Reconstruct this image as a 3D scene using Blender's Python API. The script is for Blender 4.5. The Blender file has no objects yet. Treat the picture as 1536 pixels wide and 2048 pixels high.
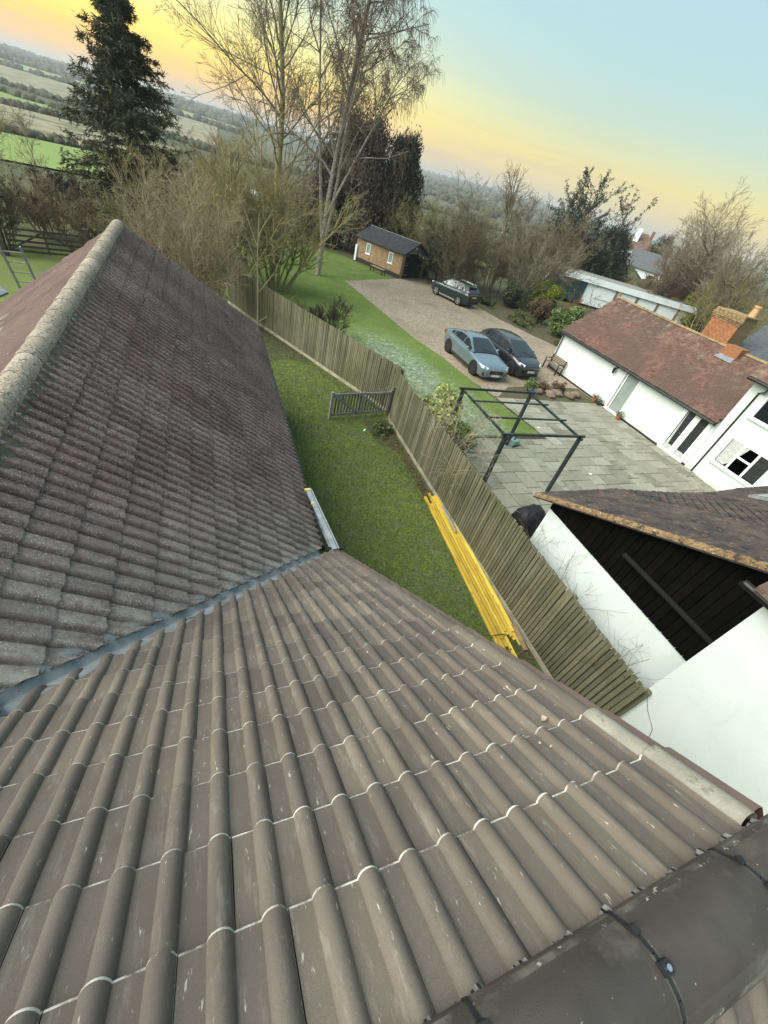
import bpy, bmesh, math, random
import numpy as np
from mathutils import Matrix, Vector
scene = bpy.context.scene
random.seed(7)
RNG = np.random.default_rng(11)
PI = math.pi
HAZE = True
# ------------------------------------------------------------------ camera, sky, sun, exposure
# world frame: X and Y follow the walls of the houses, Z up, ground at 0
CAM_H = 7.2
def camera():
    f, pitch, roll, az = 804.0, math.radians(39.7), math.radians(16.5), math.radians(29.6)
    fh = Vector((math.sin(az), math.cos(az), 0)); r0 = Vector((math.cos(az), -math.sin(az), 0))
    F = fh*math.cos(pitch) - Vector((0, 0, math.sin(pitch))); U0 = r0.cross(F)
    R = r0*math.cos(roll) + U0*math.sin(roll); U = U0*math.cos(roll) - r0*math.sin(roll)
    cd = bpy.data.cameras.new('camera'); cam = bpy.data.objects.new('camera', cd)
    scene.collection.objects.link(cam)
    cam.matrix_world = Matrix(((R.x, U.x, -F.x, 0), (R.y, U.y, -F.y, 0), (R.z, U.z, -F.z, CAM_H), (0, 0, 0, 1)))
    cd.sensor_fit = 'VERTICAL'; cd.sensor_height = 36.0; cd.sensor_width = 27.0; cd.lens = f/2048*36.0
    cd.clip_start = 0.05; cd.clip_end = 20000
    scene.camera = cam
camera()
SKY, GLOW = 0.02, 0.82
SUN_AZ, SUN_EL = -50.0, 2.0      # degrees, azimuth from +Y towards +X : a low sun behind the spruce
def world():
    """a clear evening sky: low Nishita sun plus the broad afterglow that rings the horizon"""
    w = bpy.data.worlds.new('World'); scene.world = w; w.use_nodes = True
    nt = w.node_tree; nt.nodes.clear(); N = nt.nodes.new; L = nt.links.new
    out = N('ShaderNodeOutputWorld'); bg = N('ShaderNodeBackground'); bg2 = N('ShaderNodeBackground'); add = N('ShaderNodeAddShader')
    sky = N('ShaderNodeTexSky'); sky.sky_type = 'NISHITA'; sky.sun_disc = False
    sky.sun_elevation = math.radians(SUN_EL); sky.sun_rotation = math.radians(SUN_AZ)
    sky.altitude = 100; sky.air_density = 1.0; sky.dust_density = 2.0; sky.ozone_density = 2.0
    L(sky.outputs[0], bg.inputs[0]); bg.inputs[1].default_value = SKY
    tc = N('ShaderNodeTexCoord'); sep = N('ShaderNodeSeparateXYZ'); L(tc.outputs['Generated'], sep.inputs[0])
    asn = N('ShaderNodeMath'); asn.operation = 'ARCSINE'; L(sep.outputs['Z'], asn.inputs[0])
    mr = N('ShaderNodeMapRange'); mr.inputs[1].default_value = math.radians(-4); mr.inputs[2].default_value = math.radians(90); L(asn.outputs[0], mr.inputs[0])
    def ramp(stops):
        r = N('ShaderNodeValToRGB'); e = r.color_ramp.elements
        while len(e) > 1: e.remove(e[-1])
        for i, (el, c) in enumerate(stops):
            x = e[0] if i == 0 else e.new(0.5)
            x.position = (el+4)/94; x.color = (*c, 1)
        L(mr.outputs[0], r.inputs[0]); return r.outputs[0]
    glow = ramp([(-4,(.80,.54,.28)),(.3,(1.02,.60,.26)),(1.6,(1.28,.68,.10)),(3,(1.45,.82,.04)),(4.6,(1.48,1.10,.12)),(6.8,(1.32,1.15,.36)),(9.5,(.80,.93,.66)),(13,(.54,.77,.78)),(22,(.46,.68,.76)),(90,(.36,.52,.64))])
    far = ramp([(-4,(.66,.57,.42)),(.3,(.78,.66,.45)),(2,(.90,.72,.37)),(4.2,(.92,.79,.32)),(6.0,(.74,.79,.48)),(8,(.58,.74,.62)),(11.5,(.50,.73,.74)),(17,(.46,.69,.78)),(28,(.42,.63,.74)),(90,(.36,.52,.64))])
    # 1 towards the set sun, 0 away from it
    dot = N('ShaderNodeVectorMath'); dot.operation = 'DOT_PRODUCT'; L(tc.outputs['Generated'], dot.inputs[0]); dot.inputs[1].default_value = (math.sin(math.radians(SUN_AZ)), math.cos(math.radians(SUN_AZ)), 0)
    fr = N('ShaderNodeMapRange'); fr.inputs[1].default_value = .0; fr.inputs[2].default_value = .92; fr.interpolation_type = 'SMOOTHSTEP'; L(dot.outputs['Value'], fr.inputs[0])
    mx = N('ShaderNodeMix'); mx.data_type = 'RGBA'; L(fr.outputs[0], mx.inputs[0]); L(far, mx.inputs[6]); L(glow, mx.inputs[7])
    # faint low streaks of cloud along the horizon
    mp = N('ShaderNodeMapping'); mp.inputs['Scale'].default_value = (1.6, 1.6, 26); L(tc.outputs['Generated'], mp.inputs[0])
    nz = N('ShaderNodeTexNoise'); nz.inputs['Scale'].default_value = 2.2; nz.inputs['Detail'].default_value = 5; nz.inputs['Roughness'].default_value = .6; L(mp.outputs[0], nz.inputs['Vector'])
    nr = N('ShaderNodeMapRange'); nr.inputs[1].default_value = .50; nr.inputs[2].default_value = .72; nr.inputs[4].default_value = .42; L(nz.outputs[0], nr.inputs[0])
    er = N('ShaderNodeMapRange'); er.inputs[1].default_value = math.radians(1.5); er.inputs[2].default_value = math.radians(9); er.inputs[3].default_value = 1; er.inputs[4].default_value = 0; L(asn.outputs[0], er.inputs[0])
    ml = N('ShaderNodeMath'); ml.operation = 'MULTIPLY'; L(nr.outputs[0], ml.inputs[0]); L(er.outputs[0], ml.inputs[1])
    cl = N('ShaderNodeMix'); cl.data_type = 'RGBA'; L(ml.outputs[0], cl.inputs[0]); L(mx.outputs[2], cl.inputs[6]); cl.inputs[7].default_value = (.62, .50, .42, 1)
    mx = cl
    L(mx.outputs[2], bg2.inputs[0]); bg2.inputs[1].default_value = GLOW
    L(bg.outputs[0], add.inputs[0]); L(bg2.outputs[0], add.inputs[1]); L(add.outputs[0], out.inputs[0])
world()
def sun():
    sd = bpy.data.lights.new('sun', 'SUN'); sd.energy = 5.0; sd.angle = math.radians(58); sd.color = (1.0, 0.97, 0.89)
    so = bpy.data.objects.new('sun', sd); scene.collection.objects.link(so)
    a, e = math.radians(-88), math.radians(42)
    d = Vector((math.sin(a)*math.cos(e), math.cos(a)*math.cos(e), math.sin(e)))
    so.rotation_euler = d.to_track_quat('Z', 'Y').to_euler()
sun()
vs = scene.view_settings
vs.view_transform = 'Standard'; vs.look = 'None'; vs.gamma = 1.0; vs.use_curve_mapping = False
vs.exposure = 0.36
# ------------------------------------------------------------------ helpers
I4 = Matrix.Identity(4)
COL = scene.collection
WM = {}
def tag(o, label=None, cat=None, group=None, kind=None):
    if label: o['label'] = label
    if cat: o['category'] = cat
    if group: o['group'] = group
    if kind: o['kind'] = kind
    return o
def place(o, parent, world):
    COL.objects.link(o)
    if parent is not None:
        o.parent = parent; o.matrix_parent_inverse = WM[parent.name].inverted()
    o.matrix_basis = world
    WM[o.name] = world.copy()
    return o
def empty(name, loc, rz=0.0, label=None, cat=None, group=None, scale=1.0):
    o = bpy.data.objects.new(name, None); o.empty_display_size = 0.2
    place(o, None, Matrix.Translation(loc) @ Matrix.Rotation(rz, 4, 'Z'))
    return tag(o, label, cat, group)
def mesh(name, V, Fc, mats=None, smooth=False, fm=None):
    me = bpy.data.meshes.new(name)
    if isinstance(Fc, np.ndarray):
        V = np.asarray(V, dtype=np.float32); n, k = Fc.shape
        me.vertices.add(len(V)); me.vertices.foreach_set('co', V.ravel())
        me.loops.add(n*k); me.loops.foreach_set('vertex_index', Fc.astype(np.int32).ravel())
        me.polygons.add(n); me.polygons.foreach_set('loop_start', np.arange(0, n*k, k, dtype=np.int32))
        me.update(calc_edges=True)
    else:
        me.from_pydata([tuple(v) for v in V], [], Fc); me.update()
    if mats is not None:
        for m in (mats if isinstance(mats, (list, tuple)) else [mats]): me.materials.append(m)
    n = len(me.polygons)
    if fm is not None: me.polygons.foreach_set('material_index', np.asarray(fm, dtype=np.int32))
    if smooth: me.polygons.foreach_set('use_smooth', np.ones(n, dtype=bool))
    return me
def ob(name, me, parent=None, world=None):
    return place(bpy.data.objects.new(name, me), parent, world if world is not None else I4)
def local(parent, M=I4):     # world matrix of something given in the parent's own frame
    return WM[parent.name] @ M
class MB:
    """collects shapes into one mesh"""
    def __init__(s): s.v = []; s.f = []; s.m = []
    def add(s, V, Fc, mi=0):
        b = len(s.v); s.v.extend([tuple(p) for p in V]); s.f.extend([tuple(b+i for i in f) for f in Fc]); s.m.extend([mi]*len(Fc)); return s
    def box(s, a, b, mi=0, M=None):
        x0, y0, z0 = a; x1, y1, z1 = b
        V = [Vector(p) for p in ((x0,y0,z0),(x1,y0,z0),(x1,y1,z0),(x0,y1,z0),(x0,y0,z1),(x1,y0,z1),(x1,y1,z1),(x0,y1,z1))]
        if M is not None: V = [M @ p for p in V]
        return s.add(V, [(0,3,2,1),(4,5,6,7),(0,1,5,4),(1,2,6,5),(2,3,7,6),(3,0,4,7)], mi)
    def bar(s, p, q, w, h, mi=0, up=(0,0,1)):
        p = Vector(p); q = Vector(q); d = (q-p); L = d.length; d.normalize(); u = Vector(up)
        if abs(d.dot(u)) > .98: u = Vector((1,0,0))
        x = d.cross(u).normalized(); z = x.cross(d)
        M = Matrix(((x.x,d.x,z.x,p.x),(x.y,d.y,z.y,p.y),(x.z,d.z,z.z,p.z),(0,0,0,1)))
        return s.box((-w/2,0,-h/2),(w/2,L,h/2),mi,M)
    def tube(s, pts, r, k=8, mi=0, cap=True):
        P = np.array([[tuple(p) for p in pts]], dtype=float); rr = np.array([[ri for ri in (r if isinstance(r,(list,tuple)) else [r]*len(pts))]])
        V, Q = tubes(P, rr, k); b = len(s.v)
        s.v.extend([tuple(x) for x in V]); s.f.extend([tuple(int(b+i) for i in q) for q in Q]); s.m.extend([mi]*len(Q))
        if cap:
            n = len(pts); s.f.append(tuple(b+i for i in range(k))); s.f.append(tuple(b+(n-1)*k+i for i in reversed(range(k)))); s.m += [mi, mi]
        return s
    def disc(s, c, ax, r, h, k=16, mi=0):     # cylinder along ax from c
        c = Vector(c); ax = Vector(ax).normalized()
        return s.tube([c, c+ax*h], r, k, mi)
    def prism(s, poly, d, mi=0):              # polygon (3D points) extruded by d
        n = len(poly); P = [Vector(p) for p in poly]; Q = [p+Vector(d) for p in P]
        return s.add(P+Q, [tuple(reversed(range(n))), tuple(range(n,2*n))]+[(i,(i+1)%n,n+(i+1)%n,n+i) for i in range(n)], mi)
    def build(s, name, mats, parent=None, world=None, smooth=False):
        me = mesh(name, s.v, s.f, mats, smooth, s.m if isinstance(mats,(list,tuple)) else None)
        bm = bmesh.new(); bm.from_mesh(me); bmesh.ops.recalc_face_normals(bm, faces=bm.faces); bm.to_mesh(me); bm.free()
        return ob(name, me, parent, world)
def tubes(P, R, k):
    """P (N,S,3), R (N,S) -> verts, quads of k-sided tapered tubes"""
    N, S, _ = P.shape
    T = np.gradient(P, axis=1); T /= np.linalg.norm(T, axis=2, keepdims=True)+1e-9
    ref = np.where(np.abs(T[...,2:3]) < .9, np.array([0,0,1.]), np.array([1.,0,0]))
    U = np.cross(T, ref); U /= np.linalg.norm(U, axis=2, keepdims=True)+1e-9
    W = np.cross(T, U)
    a = np.arange(k)*2*PI/k
    V = P[:,:,None,:] + R[:,:,None,None]*(np.cos(a)[None,None,:,None]*U[:,:,None,:] + np.sin(a)[None,None,:,None]*W[:,:,None,:])
    i = np.arange(N)[:,None,None]*(S*k); j = np.arange(S-1)[None,:,None]*k; q = np.arange(k)[None,None,:]
    a0 = i+j+q; a1 = i+j+(q+1) % k
    Q = np.stack([a0, a1, a1+k, a0+k], axis=-1).reshape(-1,4)
    return V.reshape(-1,3), Q
# ------------------------------------------------------------------ materials
def lin(r, g, b):
    c = lambda u: ((u/255+.055)/1.055)**2.4 if u/255 > .04045 else u/255/12.92
    return (c(r), c(g), c(b), 1)
class NT:
    def __init__(s, name):
        s.mat = bpy.data.materials.new(name); s.mat.use_nodes = True; s.t = s.mat.node_tree; s.t.nodes.clear()
        s.out = s.t.nodes.new('ShaderNodeOutputMaterial'); s.b = s.t.nodes.new('ShaderNodeBsdfPrincipled'); s.t.links.new(s.b.outputs[0], s.out.inputs[0])
        g = s.t.nodes.new('ShaderNodeNewGeometry'); s.pos = g.outputs['Position']
    def n(s, t, **k):
        o = s.t.nodes.new(t)
        for a, v in k.items(): setattr(o, a, v)
        return o
    def l(s, a, b): s.t.links.new(a, b)
    def scaled(s, sc):
        m = s.n('ShaderNodeMapping'); m.inputs['Scale'].default_value = sc if isinstance(sc, tuple) else (sc,)*3
        s.l(s.pos, m.inputs[0]); return m.outputs[0]
    def noise(s, scale, detail=3, rough=.6, vec=None):
        o = s.n('ShaderNodeTexNoise'); o.inputs['Detail'].default_value = detail; o.inputs['Roughness'].default_value = rough
        if isinstance(scale, tuple): s.l(s.scaled(scale), o.inputs['Vector']); o.inputs['Scale'].default_value = 1
        else:
            o.inputs['Scale'].default_value = scale; s.l(vec or s.pos, o.inputs['Vector'])
        return o.outputs[0]
    def ramp(s, fac, lo, hi, a=0, b=1):
        o = s.n('ShaderNodeMapRange'); o.inputs[1].default_value = lo; o.inputs[2].default_value = hi; o.inputs[3].default_value = a; o.inputs[4].default_value = b
        s.l(fac, o.inputs[0]); return o.outputs[0]
    def mix(s, fac, a, b, mode='MIX'):
        o = s.n('ShaderNodeMix', data_type='RGBA', blend_type=mode)
        for i, v in ((0, fac), (6, a), (7, b)):
            if isinstance(v, (int, float)): o.inputs[i].default_value = v
            elif isinstance(v, tuple): o.inputs[i].default_value = v if len(v) == 4 else (*v, 1)
            else: s.l(v, o.inputs[i])
        return o.outputs[2]
    def math(s, op, a, b=0.0):
        o = s.n('ShaderNodeMath', operation=op)
        for i, v in ((0, a), (1, b)):
            if isinstance(v, (int, float)): o.inputs[i].default_value = v
            else: s.l(v, o.inputs[i])
        return o.outputs[0]
    def rnd(s): return s.n('ShaderNodeObjectInfo').outputs['Random']
    def bump(s, h, strength, dist=.01):
        o = s.n('ShaderNodeBump'); o.inputs['Strength'].default_value = strength; o.inputs['Distance'].default_value = dist; s.l(h, o.inputs['Height'])
        s.l(o.outputs[0], s.b.inputs['Normal'])
    def done(s, col, rough=.8, metal=0., spec=.35, coat=0.):
        b = s.b
        for k, v in (('Base Color', col), ('Roughness', rough), ('Metallic', metal), ('Specular IOR Level', spec), ('Coat Weight', coat)):
            if isinstance(v, (int, float)): b.inputs[k].default_value = v
            elif isinstance(v, tuple): b.inputs[k].default_value = v if len(v) == 4 else (*v, 1)
            else: s.l(v, b.inputs[k])
        return s.mat
def simple(name, c1, c2=None, scale=6, rough=.75, bump=0, bscale=60, rand=.0, metal=0., spec=.35, coat=0., spots=(), lo=.35, hi=.65, bdist=.01):
    s = NT(name); col = c1 if len(c1) == 4 else (*c1, 1)
    if c2 is not None: col = s.mix(s.ramp(s.noise(scale, 4), lo, hi), c1, c2)
    for (sc, a, b_, cc, det) in spots: col = s.mix(s.ramp(s.noise(sc, det, .65), a, b_), col, cc)
    if rand:
        col = s.mix(1.0, col, s.mix(s.rnd(), (1-rand,)*3+(1,), (1+rand,)*3+(1,)), 'MULTIPLY')
    if bump: s.bump(s.noise(bscale, 4), bump, bdist)
    return s.done(col, rough, metal, spec, coat)
# ------------------------------------------------------------------ material library
MAT = {}
def mats():
    # new concrete tile: taupe, sanded, dusty streaks of cutting powder
    for nm, edge in (('tile_new', 0), ('tile_new_edge', 1)):
        s = NT(nm)
        col = s.mix(s.ramp(s.noise(2.2, 4), .3, .7), (.132,.110,.091), (.188,.160,.133))
        col = s.mix(s.ramp(s.noise(260, 2), .35, .75), col, (.132,.111,.090))
        col = s.mix(s.math('MULTIPLY', s.ramp(s.noise((26,4,4), 5, .75), .55, .76), .5), col, (.34,.31,.25))
        col = s.mix(s.math('MULTIPLY', s.ramp(s.noise(3.3, 5, .75), .54, .70), .35), col, (.10,.088,.070))
        col = s.mix(s.math('MULTIPLY', s.ramp(s.noise((70,14,14), 3, .7), .66, .74), .85), col, (.55,.53,.46))
        if edge: col = s.mix(s.math('MULTIPLY', s.ramp(s.noise(10, 5, .7), .41, .57), .95), col, (.66,.64,.57))
        col = s.mix(1.0, col, s.mix(s.rnd(), (.78,.78,.80,1), (1.20,1.18,1.14,1)), 'MULTIPLY')
        s.bump(s.noise(330, 3), .35, .004)
        MAT[nm] = s.done(col, .88, 0, .25)
    # old weathered tile: purple brown, lichen and frost flecks, more washed out towards the valley
    for nm, crest in (('tile_old', 0), ('tile_old_crest', 1)):
        s = NT(nm)
        sep = s.n('ShaderNodeSeparateXYZ'); s.l(s.pos, sep.inputs[0])
        dv = s.math('SUBTRACT', sep.outputs['Y'], sep.outputs['X'])      # distance from the valley line
        near = s.ramp(dv, 2.9, 5.0, 1, 0)
        near = s.math('MULTIPLY', near, s.ramp(s.noise(5.5, 5, .7), .30, .60, .15, .95))
        col = s.mix(s.ramp(s.noise(1.1, 4), .35, .65), (.122,.073,.063), (.180,.115,.098))
        col = s.mix(s.ramp(s.noise(14, 4), .50, .80), col, (.050,.038,.035))
        col = s.mix(near, col, (.31,.275,.24))
        frost = s.math('MULTIPLY', s.ramp(s.noise(24, 6, .85), .46, .62), s.ramp(s.noise(.55, 2), .35, .60, .12, .5))
        col = s.mix(frost, col, (.44,.41,.38))
        fl = s.n('ShaderNodeTexVoronoi'); fl.inputs['Scale'].default_value = 55; s.l(s.pos, fl.inputs['Vector'])
        fs = s.math('MULTIPLY', s.math('LESS_THAN', fl.outputs['Distance'], .23), s.ramp(s.noise(7, 2), .43, .52))
        col = s.mix(fs, col, (.52,.51,.45))
        dark = s.math('MULTIPLY', s.ramp(s.noise((5,16,5), 4, .7), .62, .70), near)
        col = s.mix(dark, col, (.03,.027,.022))
        col = s.mix(1.0, col, s.mix(s.rnd(), (.84,.83,.84,1), (1.16,1.15,1.13,1)), 'MULTIPLY')
        if crest: col = s.mix(s.ramp(s.noise(15, 5, .75), .26, .48, .35, 1.0), col, (.54,.52,.49))      # pale rib tops: light on the crests painted in, mixed with lichen
        s.bump(s.noise(90, 4), .5, .006)
        MAT[nm] = s.done(col, .72, 0, .3)
    # the other slope: redder, with a sheet of frost low down
    s = NT('tile_old_west'); sep = s.n('ShaderNodeSeparateXYZ'); s.l(s.pos, sep.inputs[0])
    col = s.mix(s.ramp(s.noise(1.3, 4), .35, .65), (.105,.066,.055), (.15,.096,.080))
    edge = s.math('ADD', sep.outputs['X'], s.math('MULTIPLY', s.math('SUBTRACT', s.noise(1.2, 3), .5), .9))
    edge = s.math('ADD', edge, s.math('MULTIPLY', s.ramp(sep.outputs['Y'], 6, 12, 0, 1), 1.0))
    fr = s.ramp(edge, -2.75, -2.95, 0, 1)
    fr = s.math('MULTIPLY', fr, s.ramp(sep.outputs['Y'], 9.8, 9.5, 0, 1))
    fl = s.n('ShaderNodeTexVoronoi'); fl.inputs['Scale'].default_value = 26; s.l(s.pos, fl.inputs['Vector'])
    col = s.mix(s.math('MULTIPLY', s.math('LESS_THAN', fl.outputs['Distance'], .13), s.ramp(s.noise(5, 2), .5, .56)), col, (.5,.48,.42))
    col = s.mix(s.math('MULTIPLY', fr, s.ramp(s.noise(22, 3), .25, .6, .5, 1)), col, (.44,.46,.43))
    s.bump(s.noise(70, 4), .4, .006)
    MAT['tile_old_west'] = s.done(col, .8, 0, .3)
    MAT['ridge_moss'] = simple('ridge_moss', (.165,.145,.10), (.10,.095,.062), 14, 1, .9, 60, bdist=.02)
    MAT['ridge_old'] = simple('ridge_old', (.36,.295,.225), (.25,.205,.155), 3, .95, .9, 60, .16, spots=((42,.52,.60,(.50,.43,.33),4),(26,.56,.62,(.11,.105,.08),4)), bdist=.012)
    MAT['ridge_pale'] = simple('ridge_pale', (.058,.050,.042), (.19,.175,.145), 6, .7, .3, 200, 0, spots=((34,.62,.70,(.40,.38,.31),4),), lo=.46, hi=.66)  # patchy paler tone for the cap shoulders and cap ends
    MAT['ridge_new'] = simple('ridge_new', (.052,.044,.037), (.080,.068,.057), 3, .42, .3, 300, .05, spots=((3.5,.55,.75,(.165,.15,.125),5),(24,.70,.75,(.36,.34,.29),4),(60,.72,.75,(.5,.5,.46),3)))
    MAT['lead'] = simple('lead', (.155,.172,.178), (.255,.278,.283), 6, .65, .3, 14, 0, metal=.0, spots=((10,.6,.7,(.24,.26,.26),4),(22,.62,.68,(.16,.15,.12),3)))
    MAT['mortar_dirt'] = simple('mortar_dirt', (.17,.135,.085), (.09,.08,.055), 12, .95, .8, 60)
    MAT['vent_strip'] = simple('vent_strip', (.10,.10,.095), (.2,.2,.19), 30, rough=.5)
    MAT['black_plastic'] = simple('black_plastic', (.014,.015,.017), (.025,.026,.028), 20, .45)
    MAT['gutter'] = simple('gutter', (.018,.022,.022), (.035,.042,.04), 6, .4)
    MAT['screw'] = simple('screw', (.7,.7,.72), None, rough=.25, metal=1)
    MAT['verge_unit'] = simple('verge_unit', (.155,.105,.085), (.20,.135,.11), 3, .75, .3, 120, .08)
    MAT['verge_mortar'] = simple('verge_mortar', (.36,.335,.27), (.24,.22,.18), 6, .92, .5, 90, .06, spots=((14,.58,.7,(.16,.145,.115),4),))
    MAT['brick_house'] = simple('brick_house', (.24,.12,.08), (.30,.16,.1), 8, .9, .5, 40)
    # timber
    for nm, a, b in (('fence_board', (.125,.122,.075), (.205,.198,.130)),):
        s = NT(nm)
        col = s.mix(s.ramp(s.noise((26,26,1.2), 4, .7), .3, .7), a, b)
        col = s.mix(s.ramp(s.noise(.7, 4), .35, .75), col, (.085,.090,.042))
        col = s.mix(s.ramp(s.noise((30,30,3), 4, .7), .56, .70), col, (.24,.225,.16))
        sep = s.n('ShaderNodeSeparateXYZ'); s.l(s.pos, sep.inputs[0])
        col = s.mix(1.0, col, s.mix(s.rnd(), (.74,.75,.74,1), (1.25,1.22,1.18,1)), 'MULTIPLY')
        s.bump(s.noise((60,60,2), 4), .4, .006)
        MAT[nm] = s.done(col, .9, 0, .2)
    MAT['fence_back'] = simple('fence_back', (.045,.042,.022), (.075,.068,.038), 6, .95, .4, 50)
    MAT['gravel_board'] = simple('gravel_board', (.36,.33,.24), (.22,.20,.14), 4, .95, .5, 50, .1)
    MAT['gate_wood'] = simple('gate_wood', (.125,.12,.085), (.20,.195,.155), 9, .9, .4, 50, .22, spots=((4,.55,.66,(.085,.095,.04),4),))
    MAT['gate_frame'] = simple('gate_frame', (.17,.165,.14), (.27,.265,.24), 5, .9, .4, 50, .15)
    s = NT('yellow_timber')
    col = s.mix(s.ramp(s.noise((9,.8,9), 4, .65), .35, .7), (.60,.42,.050), (.76,.56,.095))
    col = s.mix(s.ramp(s.noise((14,1.6,14), 5, .75), .54, .66), col, (.40,.255,.045))
    col = s.mix(s.math('MULTIPLY', s.ramp(s.noise(6, 5, .75), .56, .68), .5), col, (.30,.21,.06))
    kn = s.n('ShaderNodeTexVoronoi'); kn.inputs['Scale'].default_value = 3.1; s.l(s.pos, kn.inputs['Vector'])
    col = s.mix(s.math('LESS_THAN', kn.outputs['Distance'], .075), col, (.20,.11,.02))
    col = s.mix(1.0, col, s.mix(s.rnd(), (.70,.67,.6,1), (1.15,1.15,1.2,1)), 'MULTIPLY')
    s.bump(s.noise((60,4,60), 3), .15, .004)
    MAT['yellow_timber'] = s.done(col, .75, 0, .25)
    MAT['old_timber'] = simple('old_timber', (.34,.24,.115), (.24,.17,.09), 5, .85, .3, 60)
    MAT['zinc'] = simple('zinc', (.42,.43,.46), (.56,.57,.6), 7, .38, .1, 40, metal=.8)
    MAT['alu'] = simple('alu', (.27,.29,.29), (.38,.40,.40), 8, .5, .1, 60, metal=.25)
    MAT['yellow_cap'] = simple('yellow_cap', (.72,.55,.12), (.62,.5,.2), 20, .55)
    # render and joinery
    s = NT('white_render')
    col = s.mix(s.ramp(s.noise(.8, 4), .3, .7), (.60,.66,.62), (.68,.74,.70))
    col = s.mix(s.math('MULTIPLY', s.ramp(s.noise((3,3,.5), 5, .7), .52, .80), .45), col, (.50,.56,.50))
    col = s.mix(s.math('MULTIPLY', s.ramp(s.noise(2.2, 5, .75), .58, .75), .25), col, (.46,.50,.43))
    sepw = s.n('ShaderNodeSeparateXYZ'); s.l(s.pos, sepw.inputs[0])
    spl = s.math('MULTIPLY', s.ramp(s.math('ADD', sepw.outputs['Z'], s.math('MULTIPLY', s.noise(5, 5, .75), .5)), .28, .62, .8, 0), s.ramp(s.noise(3, 4), .35, .65))
    col = s.mix(spl, col, (.34,.36,.27))
    s.bump(s.noise(16, 5, .7), .25, .02)
    MAT['white_render'] = s.done(col, .9, 0, .2)
    MAT['white_upvc'] = simple('white_upvc', (.82,.84,.83), None, rough=.3, spec=.5)
    MAT['white_paint'] = simple('white_paint', (.80,.85,.86), (.74,.80,.81), 2, .55, spots=((5,.66,.75,(.45,.5,.5),4),))
    s = NT('window_glass'); MAT['glass'] = s.done((.012,.016,.018), .04, 0, .9)
    MAT['obscure_glass'] = simple('obscure_glass', (.27,.31,.28), (.22,.26,.24), 2, .12, spec=.6)
    MAT['curtain'] = simple('curtain', (.5,.52,.48), (.36,.38,.35), 9, .9)
    MAT['black_metal'] = simple('black_metal', (.012,.012,.013), None, rough=.4)
    MAT['black_base'] = simple('black_base', (.02,.02,.02), (.035,.033,.03), 5, .8)
    MAT['black_board'] = simple('black_board', (.0030,.0027,.0025), (.0055,.005,.0045), 4, .95, .5, 45, .25, spec=.04)
    MAT['rail_black'] = simple('rail_black', (.012,.012,.011), None, rough=.8, spec=.1)
    # plain clay tiles of the annex
    s = NT('clay_tile')
    vor = s.n('ShaderNodeTexVoronoi'); vor.inputs['Scale'].default_value = 1; s.l(s.scaled((6.2,6.2,8.5)), vor.inputs['Vector'])
    sepc = s.n('ShaderNodeSeparateColor'); s.l(vor.outputs['Color'], sepc.inputs[0])
    col = s.mix(sepc.outputs[0], (.100,.058,.045), (.188,.104,.077))
    col = s.mix(s.ramp(s.noise(.6, 4), .42, .62), col, (.11,.072,.057))
    sep = s.n('ShaderNodeSeparateXYZ'); s.l(s.pos, sep.inputs[0])
    li = s.math('MULTIPLY', s.ramp(sep.outputs['Z'], 3.0, 4.4, 0, .6), s.ramp(s.noise(2.5, 5, .75), .50, .66))
    col = s.mix(li, col, (.30,.27,.19))
    s.bump(s.noise(60, 3), .4, .01)
    MAT['clay_tile'] = s.done(col, .9, 0, .2)
    MAT['dark_clay'] = simple('dark_clay', (.028,.026,.026), (.092,.066,.052), 2.2, .92, .8, 40, .25, spots=((7,.58,.66,(.19,.105,.068),5),(12,.60,.66,(.020,.020,.020),4),(26,.68,.72,(.27,.25,.21),3)), bdist=.02)
    MAT['orange_mortar'] = simple('orange_mortar', (.30,.205,.10), (.20,.12,.065), 9, .95, .9, 40, spots=((18,.60,.66,(.46,.38,.24),3),(12,.54,.62,(.07,.05,.035),4)), bdist=.02)
    MAT['slate'] = simple('slate', (.070,.072,.075), (.11,.112,.115), 4, .6, .3, 30, .15)
    MAT['orange_brick'] = simple('orange_brick', (.30,.125,.055), (.39,.175,.085), 10, .92, .5, 60, .18)
    MAT['mossy_brick'] = simple('mossy_brick', (.20,.13,.065), (.33,.24,.12), 14, .95, .9, 40, .2)
    MAT['pot_clay'] = simple('pot_clay', (.58,.36,.19), (.5,.29,.14), 6, .85)
    MAT['terracotta'] = simple('terracotta', (.30,.13,.075), (.2,.09,.05), 9, .85)
    MAT['mortar'] = simple('mortar', (.30,.27,.22), (.24,.21,.17), 9, .95)
    MAT['brown_brick'] = simple('brown_brick', (.30,.195,.11), (.40,.27,.15), 3, .92, .5, 50, .22, spots=((22,.62,.7,(.16,.10,.06),3),))
    MAT['felt'] = simple('felt', (.022,.024,.028), (.045,.046,.05), 3, .85, .5, 90)
    MAT['dark_door'] = simple('dark_door', (.018,.012,.014), (.03,.02,.022), 5, .6, rand=.2)
    MAT['green_panel'] = simple('green_panel', (.012,.035,.035), (.02,.052,.05), 3, .55)
    MAT['bare_concrete'] = simple('bare_concrete', (.30,.29,.25), (.2,.2,.17), 4, .95, .5, 40)
    # ground
    s = NT('lawn')
    col = s.mix(s.ramp(s.noise(.45, 3), .35, .65), (.220,.285,.055), (.150,.195,.048))
    col = s.mix(s.ramp(s.noise(3.2, 5, .7), .42, .68), col, (.165,.190,.080))
    col = s.mix(s.ramp(s.noise(34, 4, .7), .45, .75), col, (.045,.066,.020))
    col = s.mix(s.ramp(s.noise(1.1, 5, .75), .52, .68), col, (.17,.175,.11))
    col = s.mix(s.math('MULTIPLY', s.ramp(s.noise(7, 4, .75), .55, .68), .6), col, (.055,.072,.024))
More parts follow.
